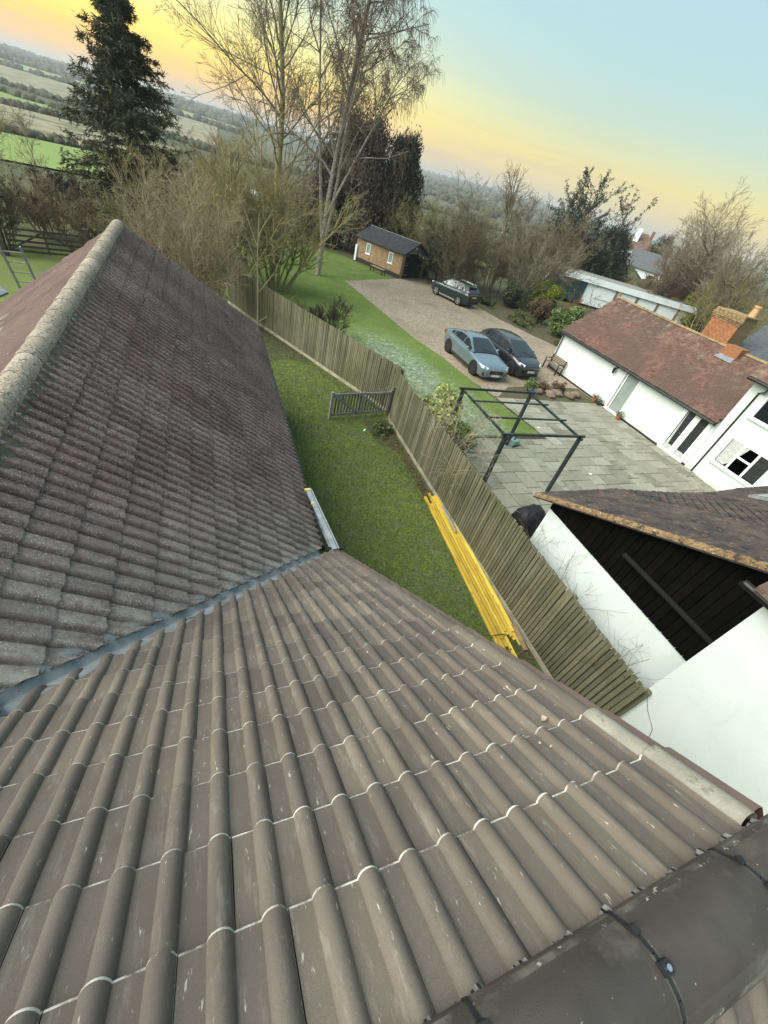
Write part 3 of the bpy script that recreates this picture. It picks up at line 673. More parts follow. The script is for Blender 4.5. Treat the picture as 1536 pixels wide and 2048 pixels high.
# --- old wing
def old_roof():
    w, g = .32, .345
    P = []
    for k in range(2):
        x = k*.16
        P += [(x,.0),(x+.030,.003),(x+.062,.014),(x+.090,.033),(x+.106,.041),(x+.120,.040),(x+.130,.030),(x+.135,.006),(x+.138,-.020),(x+.153,-.020),(x+.156,-.002)]
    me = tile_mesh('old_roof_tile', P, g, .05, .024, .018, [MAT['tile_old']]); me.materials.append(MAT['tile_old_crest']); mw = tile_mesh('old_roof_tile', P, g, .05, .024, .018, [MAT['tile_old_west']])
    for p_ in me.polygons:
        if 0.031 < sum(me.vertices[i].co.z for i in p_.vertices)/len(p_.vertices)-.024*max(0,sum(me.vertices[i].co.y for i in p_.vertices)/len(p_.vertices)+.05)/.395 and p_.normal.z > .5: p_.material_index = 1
    Lsl = (1.56-OX)/CT                                # slope length to the eave
    dk = MB(); yend = lambda x: 13.2+(x-OX)*.50       # the far verge runs slightly skew
    za = lambda x: OK-TT*x-.05
    dk.prism([(OX,OX+XV,za(OX)),(OX,yend(OX)-.03,za(OX)),(1.5,yend(1.5)-.03,za(1.5)),(1.5,1.5+XV,za(1.5))], (0,0,-.08))
    dk.prism([(OX,0.9,za(OX)),(OX,12.7,za(OX)),(-4.9,12.7,za(OX)-TT*(4.9+OX)),(-4.9,0.9,za(OX)-TT*(4.9+OX))], (0,0,-.08))
    d = dk.build('old_roof_slope', MAT['black_base'], house)
    cand = []
    rows = int(Lsl/g)+1; rng = random.Random(9)
    for r in range(rows):
        s0 = Lsl-(rows-r)*g+.02
        xw = OX+(s0+g/2)*CT
        y_lo, y_hi = xw+XV-.25, yend(xw)
        nt = int((15.4-y_lo)/w)+3
        for c in range(nt):
            y0 = 15.4-w*c-(r % 2)*w/2                   # world y of local x=0 ; tile spans y0-w .. y0
            if y0-w > y_hi-.05 or y0 < y_lo: continue
            cand.append((math.dist((xw, y0-w/2, OK-TT*xw), (0,0,7.2)), r, s0, y0, xw, y_hi))
    cand.sort()
    rest = MB(); V0 = [v.co.copy() for v in me.vertices]; F0 = [tuple(p.vertices) for p in me.polygons]
    k = 0
    for (dist, r, s0, y0, xw, y_hi) in cand:
        T = M_EAST @ Matrix.Translation((-y0, s0+rng.uniform(-.004,.004), rng.uniform(0,.006))) @ Matrix.Rotation(rng.uniform(-.006,.006), 4, 'Z')
        m = me
        # valley cut: keep y > x_world + XV - .10 ; world y = y0 - lx ; world x = OX + (s0+ly)*CT
        f = lambda ly: y0-(OX+(s0+ly)*CT+XV+.085)         # local x limit (lx < f)
        if f(-.05) < 0 and f(g) < 0: continue
        if min(f(-.05), f(g)) < w:
            co = Vector((f(-.05), -.05, 0)); dv = Vector((f(g)-f(-.05), g+.05, 0)); m = cut_mesh(me, co, Vector((dv.y, -dv.x, 0)), 'cut_old_tile')
            if m is None: continue
        if y0 > y_hi:                                    # verge cut
            m = cut_mesh(m, Vector((y0-y_hi, 0, 0)), Vector((-1, 0, 0)), 'cut_old_tile')
            if m is None: continue
        if s0 < .06:                                     # tucked under the ridge
            m = cut_mesh(m, Vector((0, .06-s0, 0)), Vector((0, -1, 0)), 'cut_old_tile')
            if m is None: continue
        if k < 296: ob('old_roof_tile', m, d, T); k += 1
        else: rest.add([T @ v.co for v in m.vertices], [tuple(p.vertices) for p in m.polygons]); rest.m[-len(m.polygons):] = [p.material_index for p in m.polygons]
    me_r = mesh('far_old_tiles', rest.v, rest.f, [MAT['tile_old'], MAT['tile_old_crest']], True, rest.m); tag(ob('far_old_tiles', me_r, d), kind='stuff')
    # west slope: ribs only, far and grazing
    rw = MB(); Lw = (4.85+OX)/CT
    for r in range(int(Lw/g)+1):
        for c in range(int(11.8/w)+1):
            y0 = 1.0+c*w-(r % 2)*w/2
            if y0+w > 12.75: continue
            if y0 < 2.2: continue
            T = M_WEST @ Matrix.Translation((y0, .06+r*g, 0))
            rw.add([T @ v for v in V0], F0)
    me_w = mesh('west_slope_tiles', rw.v, rw.f, MAT['tile_old_west'], True); tag(ob('west_slope_tiles', me_w, d), kind='stuff')
    # ridge: half round caps bedded in mortar
    zr = OK-TT*OX; L = .46; y = 1.2
    while y < 13.1:
        V = []; F = []; k2 = 13; y1 = min(y+L, 13.22)
        for (yy, rr) in ((y, .126), (y+.03, .131), (y1-.015, .121), (y1, .120)):
            for i in range(k2):
                a = PI*i/(k2-1); V.append((OX+math.cos(a)*rr*1.06, yy, zr-.045+math.sin(a)*rr))
        for r in range(3):
            for i in range(k2-1): F.append((r*k2+i, (r+1)*k2+i, (r+1)*k2+i+1, r*k2+i+1))
        F.append(tuple(range(k2))); F.append(tuple(3*k2+i for i in reversed(range(k2))))
        m = mesh('ridge_tile', V, F, MAT['ridge_old'], True); m.set_sharp_from_angle(angle=.7)
        ob('ridge_tile', m, house); y += L
    # mortar / moss fillet along both sides of the ridge
    mf = MB()
    for sgn in (1, -1):
        V = []; n = 150
        for i in range(n):
            yy = 1.2+i*(12.0/(n-1)); j = random.uniform(-.02,.02)
            V += [(OX+sgn*.12, yy, zr-.03), (OX+sgn*(.185+j), yy, zr-.185*TT+.020+random.uniform(0,.018)), (OX+sgn*(.22+j*1.4), yy, zr-.22*TT+.008)]
        mf.add(V, [(3*i+q, 3*i+3+q, 3*i+4+q, 3*i+1+q) for i in range(n-1) for q in range(2)])
    mf.build('ridge_mortar', MAT['ridge_moss'], house, smooth=True)
    # far gable verge undercloak and wall
    vg = MB(); vg.bar((OX, yend(OX)+.0, zr-.06), (1.56, yend(1.56)+.0, OK-TT*1.56-.05), .05, .05); vg.bar((OX,12.74,zr-.06),(-4.85,12.74,zr-.06-TT*3.0),.05,.05)
    vg.build('verge', MAT['mortar_dirt'], house)
    wl = MB(); wl.prism([(1.25,13.0,0),(1.25,13.0,2.3),(OX,12.6,4.6),(-4.6,12.6,2.5),(-4.6,12.6,0)], (0,-.25,0)); wl.box((1.0,4.5,0),(1.25,13.0,2.2)); wl.box((-4.6,1.5,0),(-4.35,12.4,2.5))
    wl.build('wing_wall', MAT['brick_house'], house)
    # eaves: fascia and gutter
    gu = MB(); gu.tube([(1.62,4.55,2.07),(1.62,14.75,2.07)], .055, 10); gu.build('gutter', MAT['gutter'], house)
    fa = MB(); fa.box((1.44,4.6,1.92),(1.47,14.6,2.10)); fa.build('fascia', MAT['white_upvc'], house)
    # lead valley with dirt along the old tiles
    V = []; F = []; n = 46; ex = Vector((1,-1,0)).normalized(); rl = random.Random(5)
    offs = (-.20,-.12,-.075,-.03,0,.03,.075,.12,.20)
    for i in range(n):
        x = -2.0+i*(3.52/(n-1)); u = rl.uniform(-.006,.006)
        for q, off in enumerate(offs):
            c = Vector((x, x+XV, 0))+ex*off
            zz = (OK-TT*c.x) if off < 0 else (ZR-.018-TT*(c.y-YR))
            V.append((c.x, c.y, zz+(-.02,.024,.028,.014,.006,.014,.030,.034,-.02)[q]+u*(.6 if 2 < q < 6 else .2)))
    k = len(offs)
    for i in range(n-1):
        for q in range(k-1): F.append((i*k+q, i*k+q+1, (i+1)*k+q+1, (i+1)*k+q))
    ob('lead_valley', mesh('lead_valley', V, F, MAT['lead'], True), house)
    dm = MB(); rng = random.Random(2)
    for i in range(420):
        x = -1.9+rng.random()*3.3; c = Vector((x, x+XV, 0))+Vector((-1,1,0)).normalized()*(.062+abs(rng.gauss(0,.012)))
        c.z = OK-TT*c.x+.020; s = rng.uniform(.004,.011); a = .78+rng.gauss(0,.5)
        dm.box((-s*2.2,-s*.8,-s*.4),(s*2.2,s*.8,s*.5),0,Matrix.Translation(c) @ Matrix.Rotation(a,4,'Z') @ Matrix.Rotation(rng.uniform(-.5,.5),4,'X'))
    tag(dm.build('valley_debris', MAT['mortar_dirt'], house), kind='stuff')
old_roof()
# ------------------------------------------------------------------ fence, gate, timber, ladders
def fence():
    f = empty('fence', (6.2, 8, 0), 0, 'tall weathered green-brown board fence dividing the two gardens', 'fence')
    rng = random.Random(4)
    w, t, h = .078, .016, 1.78
    V = [(-w/2,-.012,0),(w/2,-.012,0),(w/2,.012,0),(-w/2,.012,0),(-w/2,-.012,h),(w/2,-.012,h),(w/2,.012,h),(-w/2,.012,h)]
    bm_ = mesh('board', V, [(0,3,2,1),(4,5,6,7),(0,1,5,4),(1,2,6,5),(2,3,7,6),(3,0,4,7)], MAT['fence_board'])
    pts = [(6.2,1.05),(6.2,12.55),(6.42,13.15),(2.35,21.45),(1.1,24.2)]
    n = 0
    gb = MB(); rl = MB(); bk = MB()
    for (a, b) in zip(pts, pts[1:]):
        a = Vector((*a,0)); b = Vector((*b,0)); d = (b-a); L = d.length; d.normalize(); ang = math.atan2(d.y, d.x)
        k = int(L/.098)
        for i in range(k):
            p = a+d*((i+.5)*L/k)
            T = Matrix.Translation((p.x, p.y, .09+rng.uniform(0,.012))) @ Matrix.Rotation(ang, 4, 'Z') @ Matrix.Rotation(PI if False else 0, 4, 'Z') @ Matrix.Rotation(rng.gauss(0,.0025), 4, 'Y') @ Matrix.Rotation(rng.gauss(0,.004), 4, 'X')
            T = T @ Matrix.Diagonal((1, -1, 1+rng.uniform(-.006,.006), 1)) if False else T @ Matrix.Diagonal((1, 1, 1+rng.uniform(-.006,.006), 1))
            ob('board', bm_, f, T); n += 1
        nrm = Vector((d.y, -d.x, 0))         # house-garden side is the other one
        gb.bar(a-nrm*.012+Vector((0,0,.055)), b-nrm*.012+Vector((0,0,.055)), .045, .13)
        bk.bar(a+nrm*.022+Vector((0,0,.95)), b+nrm*.022+Vector((0,0,.95)), .014, 1.66)
        for z in (.35, .95, 1.55): rl.bar(a+nrm*.045+Vector((0,0,z)), b+nrm*.045+Vector((0,0,z)), .05, .09)
        m = max(1, int(L/1.85))
        for i in range(m+1):
            p = a+d*(i*L/m); po = MB(); po.box((-.05,-.05,0),(.05,.05,1.80)); 
            po.add([(-.05,-.05,1.80),(.05,-.05,1.80),(.05,.05,1.80),(-.05,.05,1.80),(0,0,1.84)], [(0,1,4),(1,2,4),(2,3,4),(3,0,4)])
            po.build('post', MAT['fence_board'], f, Matrix.Translation(p+nrm*.12) @ Matrix.Rotation(ang,4,'Z'))
    gb.build('gravel_board', MAT['gravel_board'], f); rl.build('rail', MAT['fence_board'], f); bk.build('back_boards', MAT['fence_back'], f)
fence()
def garden_gate():
    a = Vector((3.86,12.55,0)); b = Vector((6.28,13.02,0)); d = (b-a); L = d.length; d.normalize(); ang = math.atan2(d.y, d.x)
    g = empty('garden_gate', a, ang, 'open wooden picket gate with diagonal braces standing on the lawn', 'gate')
    W = WM[g.name]; rng = random.Random(8)
    half = L/2; n = 20
    for i in range(n):
        x = .06+i*(L-.12)/(n-1); top = 1.0+.05*abs(math.sin(i*PI*2/ (n-1)))
        m = MB(); m.prism([(x-.032,.03,.10),(x+.032,.03,.10),(x+.032,.03,top-.03),(x,.03,top),(x-.032,.03,top-.03)], (0,.02,0))
        m.build('picket', MAT['gate_wood'], g, W)
    def bar(nm, p, q, w=.045, h=.085): MB().bar(p, q, w, h, 0).build(nm, MAT['gate_frame'], g, W)
    bar('top_rail', (.03,0,.93), (L-.03,0,.93)); bar('bottom_rail', (.03,0,.17), (L-.03,0,.17))
    bar('brace', (.10,-.002,.88), (half-.12,-.002,.20)); bar('brace', (half-.05,-.002,.88), (L-.30,-.002,.20))
    MB().box((-.04,-.045,0),(.04,.045,1.04)).build('stile', MAT['gate_frame'], g, W); MB().box((half-.035,-.03,.12),(half+.035,.02,1.0)).build('stile', MAT['gate_frame'], g, W)
    MB().box((L-.07,-.04,.05),(L-.01,.04,1.05)).build('stile', MAT['gate_frame'], g, W)
    m = MB(); m.box((L-.02,-.06,0),(L+.10,.06,1.16)); m.build('hanging_post', MAT['fence_board'], g, W)
    m = MB(); m.bar((L-.02,-.03,.93),(L-.95,-.03,.93),.012,.05); m.bar((L-.02,-.03,.17),(L-.75,-.03,.17),.012,.05); m.build('strap_hinge', MAT['zinc'], g, W)
garden_gate()
def timber_stack():
    rng = random.Random(12)
    # (x offset at near end, x offset at far end, z, width, thickness, y near, y far)
    A = Vector((5.72, 3.0, 0)); B = Vector((6.10, 8.1, 0)); d = (B-A).normalized(); px = Vector((d.y, -d.x, 0))
    rows = [(-.30,.075,.05,-.05,5.05,'leftmost yellow board, on the lawn edge of the stack'),(-.20,.075,.05,-.06,4.72,'yellow board second from the left, bound by a strap at its near end'),
            (-.11,.075,.05,.02,5.22,'yellow board third from the left in the lower layer'),(-.02,.075,.05,-.32,5.0,'yellow board that sticks out nearest the tiled roof'),(.075,.10,.05,.30,5.1,'broad yellow board in the middle of the lower layer'),
            (.18,.075,.05,.16,5.35,'yellow board with the far end reaching farthest along the fence'),(.275,.09,.05,.02,5.1,'rightmost yellow board, against the foot of the fence'),
            (-.245,.07,.098,-.03,4.55,'yellow board on top at the left of the stack'),(-.15,.05,.098,.20,4.9,'narrow yellow batten on top of the left boards'),
            (-.06,.06,.098,.26,5.0,'yellow batten on top beside the grey tube'),(.115,.055,.098,.22,5.15,'yellow batten on top, next right of the grey tube'),(.21,.085,.098,.34,5.12,'broad yellow board on top at the right, beside the fence'),
            (.02,.06,.098,.36,3.3,'short yellow batten on top in the middle of the stack')]
    for (o, w, z, y0, y1, lab) in rows:
        sk = rng.uniform(-.02,.02)
        p = A+px*o+d*y0; q = A+px*(o+sk)+d*y1
        p.z = z-.02+.004+rng.uniform(0,.008); q.z = z-.02+.004+rng.uniform(0,.008)
        m = MB(); m.bar(p, q, w, .046)
        o_ = m.build('timber_board', MAT['yellow_timber'])
        tag(o_, lab, 'timber board', 'yellow timber boards stacked by the fence')
    p = A+px*.165+d*.02; q = A+px*.16+d*.55; p.z = .10; q.z = .128
    tag(MB().bar(A+px*.30+d*(-.12)+Vector((0,0,.06)), A+px*.28+d*.5+Vector((0,0,.135)), .09, .05).build('timber_offcut', MAT['old_timber']), 'darker orange-brown offcut at the near end of the timber stack', 'timber offcut')
    m = MB(); p = A+px*.03+d*3.42+Vector((0,0,.150)); q = A+px*.05+d*4.55+Vector((0,0,.150)); m.tube([p,q], .034, 14); 
    tag(m.build('grey_tube', MAT['zinc'], smooth=False), 'short grey metal tube lying on the yellow boards', 'tube')
    # strap round the near end of the left boards
    m = MB(); c = A+px*(-.20)+d*.28
    for (s_, e_) in (((-.165,0,.012),(-.165,0,.128)),((-.165,0,.128),(.165,0,.128)),((.165,0,.128),(.165,0,.012))):
        m.bar(c+px*s_[0]+Vector((0,0,s_[2])), c+px*e_[0]+Vector((0,0,e_[2])), .004, .016, 0, d)
    tag(m.build('binding_strap', MAT['black_plastic']), 'thin black strap round the near end of the boards', 'strap')
timber_stack()
def roof_ladder():
    g = empty('ladder', (1.66,4.35,2.26), 0, 'aluminium ladder lying on its side along the eaves, with yellow end caps', 'ladder')
    p = Vector((1.74,4.28,2.33)); q = Vector((1.58,5.82,2.34)); d = (q-p).normalized(); 
    def bar(nm, p, q, w, h, m, par=g): return MB().bar(p, q, w, h).build(nm, m, par)
    s1 = bar('stile', p, q, .085, .028, MAT['alu']); dz = Vector((.10,0,-.34))
    e = Vector((d.y,-d.x,0))
    bar('stile', p+e*.066+Vector((0,0,-.02)), q+e*.066+Vector((0,0,-.02)), .024, .07, MAT['alu'])
    s2 = bar('stile', p+dz, q+dz, .075, .028, MAT['alu'])
    for k in range(5):
        c = p+d*(.22+k*.28); r = MB(); r.tube([c+Vector((0,0,.02)), c+dz], .015, 8); r.build('rung', MAT['alu'], g)
        MB().disc(c+Vector((0,0,.0145)), (0,0,1), .011, .003, 10).build('rung_hole', MAT['black_plastic'], s1)
    m = MB(); m.bar(q-d*.02, q+d*.03, .112, .036); m.build('end_cap', MAT['yellow_cap'], g)
    m = MB(); c = p+d*1.16; m.bar(c-e*.05, c+e*.0, .035, .04); m.build('yellow_clip', MAT['yellow_cap'], g)
    ob_ = MB(); ob_.bar((1.68,4.36,2.20),(1.93,4.40,2.21),.02,.02)
roof_ladder()
def wall_ladder():
    g = empty('ladder', (-5.9,16.6,0), 0, 'aluminium ladder leaning at the far side of the older roof, before the field gate', 'ladder')
    b0 = Vector((-5.15,17.0,0)); t0 = Vector((-5.32,16.1,3.15)); off = Vector((.46,.10,0))
    for o in (Vector((0,0,0)), off): MB().bar(b0+o, t0+o, .03, .07).build('stile', MAT['alu'], g)
    for k in range(11):
        c = b0.lerp(t0, (k+.6)/11.2); m = MB(); m.tube([c, c+off], .016, 8); m.build('rung', MAT['alu'], g)
wall_ladder()
def field_gate():
    a = Vector((-8.55,27.0,0)); b = Vector((-5.6,27.8,0)); g = empty('field_gate', a, 0, 'dark wooden five-bar field gate in the hedge beyond the ladder', 'gate')
    d = (b-a).normalized()
    for z in (.25,.45,.67,.9,1.15): MB().bar(a+Vector((0,0,z)), b+Vector((0,0,z)), .03, .085).build('bar', MAT['bark_dark'], g)
    for t in (.02,.5,.98): c = a.lerp(b,t); MB().bar(c+Vector((0,-.03,.18)), c+Vector((0,-.03,1.2)), .03, .08).build('upright', MAT['bark_dark'], g)
    MB().bar(a+Vector((0,-.05,.25)), a.lerp(b,.5)+Vector((0,-.05,1.15)), .03, .08).build('brace', MAT['bark_dark'], g)
    MB().bar(b+Vector((0,-.05,.25)), a.lerp(b,.5)+Vector((0,-.05,1.15)), .03, .08).build('brace', MAT['bark_dark'], g)
    m = MB(); m.box((-.13,-.13,0),(.13,.13,1.7)); m.build('post', MAT['bark_dark'], g, Matrix.Translation(a-d*.2))
    m = MB(); m.box((-.13,-.13,0),(.13,.13,1.5)); m.build('post', MAT['bark_dark'], g, Matrix.Translation(b+d*.2))
field_gate()
def lean_to():
    # low roof tucked beside the old wing, only its lead edge and a few dark tiles show
    g = empty('lean_to', (-7.2,14.2,0), 0, 'low dark tiled lean-to with a pale lead edge at the left of the older roof', 'lean-to')
    m = MB(); m.prism([(-5.55,12.6,2.75),(-5.15,14.4,2.62),(-9,15.6,2.2),(-9,12.6,2.3)], (0,0,-.12)); m.build('roof_tiles', MAT['felt'], g)
    m = MB(); m.prism([(-5.0,12.2,2.72),(-4.72,13.9,2.62),(-5.15,14.4,2.74),(-5.75,12.5,2.88)], (0,0,-.05)); m.build('lead_edge', MAT['lead'], g)
    m = MB(); m.prism([(-5.1,12.3,2.5),(-5.1,14.0,2.5),(-9,15.2,2.08),(-9,12.7,2.08)], (0,0,-2.49)); m.build('wall', MAT['brick_house'], g)
lean_to()
# ------------------------------------------------------------------ next door, right of the fence
def neighbour_barn():
    g = empty('barn', (9.5,3.2,0), 0, 'white-walled barn with black boarded gable and dark mossy tiled roof beside the fence', 'barn')
    xw = 7.0; y0, y1, zt = -3.2, 5.0, 2.24
    yr, zr, ye, ze = -.4, 5.33, 5.36, 2.40            # ridge, eave of the verge
    pit = (zr-ze)/(ye-yr); zy = lambda y: zr-(y-yr)*pit
    MB().box((xw,1.0,0),(xw+.25,y1,zt)).box((xw+.25,y1-.25,0),(19.0,y1,zt)).build('white_wall', MAT['white_render'], g)
    # black vertical boards of the gable
    rng = random.Random(6); y = 1.0; 
    while y < y1:
        yb = min(y+.145, y1); t = zy(yb)-.16
        if t > zt+.03:
            m = MB(); m.box((xw-.022-rng.uniform(0,.006), y+.004, zt+.002), (xw+.03, yb-.004, t)); m.build('board', MAT['black_board'], g)
        y += .15
    MB().prism([(xw+.03,1.0,zt+.002),(xw+.03,y1,zt+.002),(xw+.03,y1,zy(y1)-.12),(xw+.03,1.0,zy(1.0)-.12)], (.1,0,0)).build('gable_backing', MAT['black_base'], g)
    MB().tube([(xw-.10,.9,2.86),(xw-.10,3.05,2.83)], .05, 10).build('black_rail', MAT['rail_black'], g)
    # roof slab with soffit
    r = MB(); xv = 6.72
    out = [(xv,ye),(9.15,ye),(10.7,4.72),(11.6,4.62),(13.6,4.86),(19.2,4.95),(19.2,yr),(xv,yr)]
    r.prism([(x,y,zy(y)-.02) for x,y in out], (0,0,-.10)); rs = r.build('roof', MAT['black_base'], g)
    # plain tiles, laid in courses
    T = MB(); pitch = math.atan(pit); ca, sa = math.cos(pitch), math.sin(pitch); gauge = .10; rng = random.Random(3)
    oy = lambda x: np.interp(x, [p[0] for p in out[:6]], [p[1] for p in out[:6]])
    L = (ye-yr)/ca; nrow = int(L/gauge)
    V = []; Fq = []
    for r_ in range(nrow+1):
        s = L-r_*gauge; 
        if yr+s*ca < 1.0: break
        for c in range(int((19.0-xv)/.165)):
            x = xv+c*.165+(r_ % 2)*.0825
            lim = oy(x)
            yt = yr+s*ca-(ye-lim)
            if yt > lim+.02 or yt < .9: continue
            if x > 17: continue
            zt_ = zy(yt)+.012+rng.uniform(0,.012); yh = yt-.14*ca; zh = zy(yh)+.002; b = len(V); w = .158
            j = rng.uniform(-.008,.008)
            V += [(x,yh,zh),(x+w,yh,zh),(x+w,yt+j,zt_+.004),(x,yt+j,zt_),(x,yt+j,zt_-.014),(x+w,yt+j,zt_-.010)]
            Fq += [(b,b+1,b+2,b+3),(b+3,b+2,b+5,b+4)]
    tag(ob('plain_tiles', mesh('plain_tiles', V, Fq, MAT['dark_clay']), rs), kind='stuff')
    # bedded verge, crumbling orange mortar
    V = []; F = []; n = 150
    for i in range(n):
        y = ye-(ye-.2)*i/(n-1); z = zy(y); j = rng.uniform(-.012,.012); k = rng.uniform(-.01,.014)
        V += [(xv-.012+j*.4,y,z-.085),(xv-.016+j,y,z-.03+k*.6),(xv-.004,y,z+.016+k*.6),(xv+.05+j,y,z+.022+k*.6),(xv+.085,y,z+.004)]
    for i in range(n-1):
        for q in range(4): F.append((i*5+q,i*5+q+1,(i+1)*5+q+1,(i+1)*5+q))
    ob('verge_mortar', mesh('verge_mortar', V, F, MAT['orange_mortar']), rs)
    MB().box((xv+.0,ye-.02,ze-.115),(xv+.12,ye+.05,ze+.0)).build('eave_end', MAT['verge_mortar'], rs)
    # roof light
    M = Matrix.Translation((12.55,3.62,zy(3.62)+.02)) @ Matrix.Rotation(-pitch,4,'X')
    MB().box((-.42,-.5,0),(.42,.5,.06)).build('roof_light_frame', MAT['lead'], rs, M)
    MB().box((-.33,-.40,.06),(.33,.40,.068)).build('roof_light_pane', MAT['glass'], rs, M)
neighbour_barn()
def neighbour_house():
    g = empty('white_house', (8.4,-2,0), 0, 'tall white rendered house wall at the lower right, with a hairline crack', 'house')
    xh, yh, z = 6.34, 1.09, 4.25
    MB().box((xh,-6,0),(xh+.3,yh,z)).box((xh+.3,yh-.3,0),(xh+5,yh,z-.0)).build('wall', MAT['white_render'], g)
    # cable running down the wall
    pts = [(xh-.006,1.04,1.72),(xh-.006,.86,1.52),(xh-.006,.62,1.36),(xh-.006,.48,1.02),(xh-.006,.40,.6),(xh-.006,.36,.2)]
    MB().tube(pts, .0035, 5).build('cable', MAT['gutter'], g)
    r = MB(); r.prism([(xh-.22,-6,4.36),(xh-.22,yh+.16,4.36),(xh+4,yh+.16,7.0),(xh+4,-6,7.0)], (0,0,-.07)); r.build('roof', MAT['clay_tile'], g)
    # half-round gutter with its end
    G = MB(); n = 9
    prof = [(math.cos(PI+PI*i/(n-1))*.075, math.sin(PI+PI*i/(n-1))*.075) for i in range(n)]
    V = [(xh-.24+a, y, 4.30+b) for y in (-6, yh+.30) for a, b in prof]
    G.add(V, [(i,i+1,n+i+1,n+i) for i in range(n-1)]); G.add(V[n:], [tuple(range(n))])
    G.build('gutter', MAT['black_metal'], g)
    MB().box((xh-.02,-6,4.14),(xh+.02,yh+.0,4.255)).build('fascia', MAT['mortar_dirt'], g)
neighbour_house()
def barbecue():
    g = empty('covered_barbecue', (7.82,6.0,0), math.radians(8), 'barbecue under a black cover at the barn corner on the patio', 'barbecue'); W = WM[g.name]
    secs = [(0,.50,.36),(.25,.50,.35),(.6,.47,.33),(.85,.46,.31),(1.12,.42,.26),(1.24,.33,.17),(1.27,.18,.08)]
    V = []; F = []; k = 20; rng = random.Random(3)
    for (z,a,b) in secs:
        for i in range(k):
            t = 2*PI*i/k; c, s = math.cos(t), math.sin(t); e = .55
            r = 1+.05*math.sin(i*2.6+z*3)+rng.uniform(-.015,.015)
            V.append((a*math.copysign(abs(c)**e,c)*r, b*math.copysign(abs(s)**e,s)*r, z+(.02*math.sin(i*1.9) if z > .3 else 0)))
    for j in range(len(secs)-1):
        for i in range(k): F.append((j*k+i, j*k+(i+1)%k, (j+1)*k+(i+1)%k, (j+1)*k+i))
    F.append(tuple((len(secs)-1)*k+i for i in range(k)))
    ob('cover', mesh('cover', V, F, MAT['cover'], True), g, W)
    m = MB(); m.tube([(-.30,-.33,1.0),(.30,-.33,1.0)], .012, 6); m.tube([(-.30,-.33,1.0),(-.30,-.27,1.0)], .012, 6); m.tube([(.30,-.33,1.0),(.30,-.27,1.0)], .012, 6); m.build('handle', MAT['black_metal'], g, W)
barbecue()
def pergola():
    g = empty('pergola', (10.6,9.9,0), 0, 'dark green metal pergola frame standing on the patio', 'pergola')
    m_ = MAT['gutter']; h = 2.2
    P = {'nr': (10.55,8.02), 'fr': (10.66,10.90), 'nl': (7.71,8.05), 'fl': (7.76,10.86)}
    for k, (x, y) in P.items():
        m = MB(); m.box((x-.05,y-.05,0),(x+.05,y+.05,h)); o = m.build('post', m_, g); MB().box((x-.10,y-.10,.02),(x+.10,y+.10,.05)).build('base_plate', MAT['bucket'], o)
    v = {k: Vector((*p, h)) for k, p in P.items()}
    def beam(nm, a, b, ext, z, w=.05, hh=.07):
        d = (b-a).normalized(); MB().bar(a-d*ext+Vector((0,0,z)), b+d*ext+Vector((0,0,z)), w, hh).build(nm, m_, g)
    beam('side_beam', v['nl'], v['fl'], .12, .02); beam('side_beam', v['nr'], v['fr'], .12, .02)
    for t in (0, .34, .70, 1.0):
        a = v['nl'].lerp(v['fl'], t); b = v['nr'].lerp(v['fr'], t); beam('cross_beam' if t in (0, 1.0) else 'rafter', a, b, .16, .075, .06 if t in (0,1.0) else .045, .07 if t in (0,1.0) else .045)
pergola()
# ------------------------------------------------------------------ the annex and house across the patio
def window(par, W, x, y0, y1, z0, z1, nm='window', mull=(), trans=(), glass='glass', curtain=False, out=.02):
    """window in a wall facing -X at x ; y0<y1"""
    fr = MB(); t = .06
    fr.box((x-out,y0,z0),(x+.05,y1,z0+t)); fr.box((x-out,y0,z1-t),(x+.05,y1,z1)); fr.box((x-out,y0,z0+t),(x+.05,y0+t,z1-t)); fr.box((x-out,y1-t,z0+t),(x+.05,y1,z1-t))
    ys = [y0+t]+[m for m in mull]+[y1-t]
    for m in mull: fr.box((x-out-.004,m-.045,z0+t),(x+.05,m+.045,z1-t))
    for (a, b, z) in trans: fr.box((x-out-.002,a,z-.04),(x+.05,b,z+.04))
    o = fr.build(nm, MAT['white_upvc'], par, W)
    for a, b in zip(ys, ys[1:]):
        MB().box((x-.004,a+.02,z0+t),(x+.01,b-.02,z1-t)).build('pane', MAT[glass], o, W)
    if curtain: 
        c = MB(); V = []; n = 14
        for i in range(n): yy = y1-t-.05-(y1-y0)*.26*i/(n-1); V += [(x-.007+.002*math.sin(i*2.2), yy, z0+t+.03+(.0 if i < 9 else (i-9)*.05)), (x-.007+.002*math.sin(i*2.2), yy-.02*(i), z1-t)]
        c.add(V, [(2*i,2*i+1,2*i+3,2*i+2) for i in range(n-1)]); c.build('curtain', MAT['curtain'], o, W)
    return o
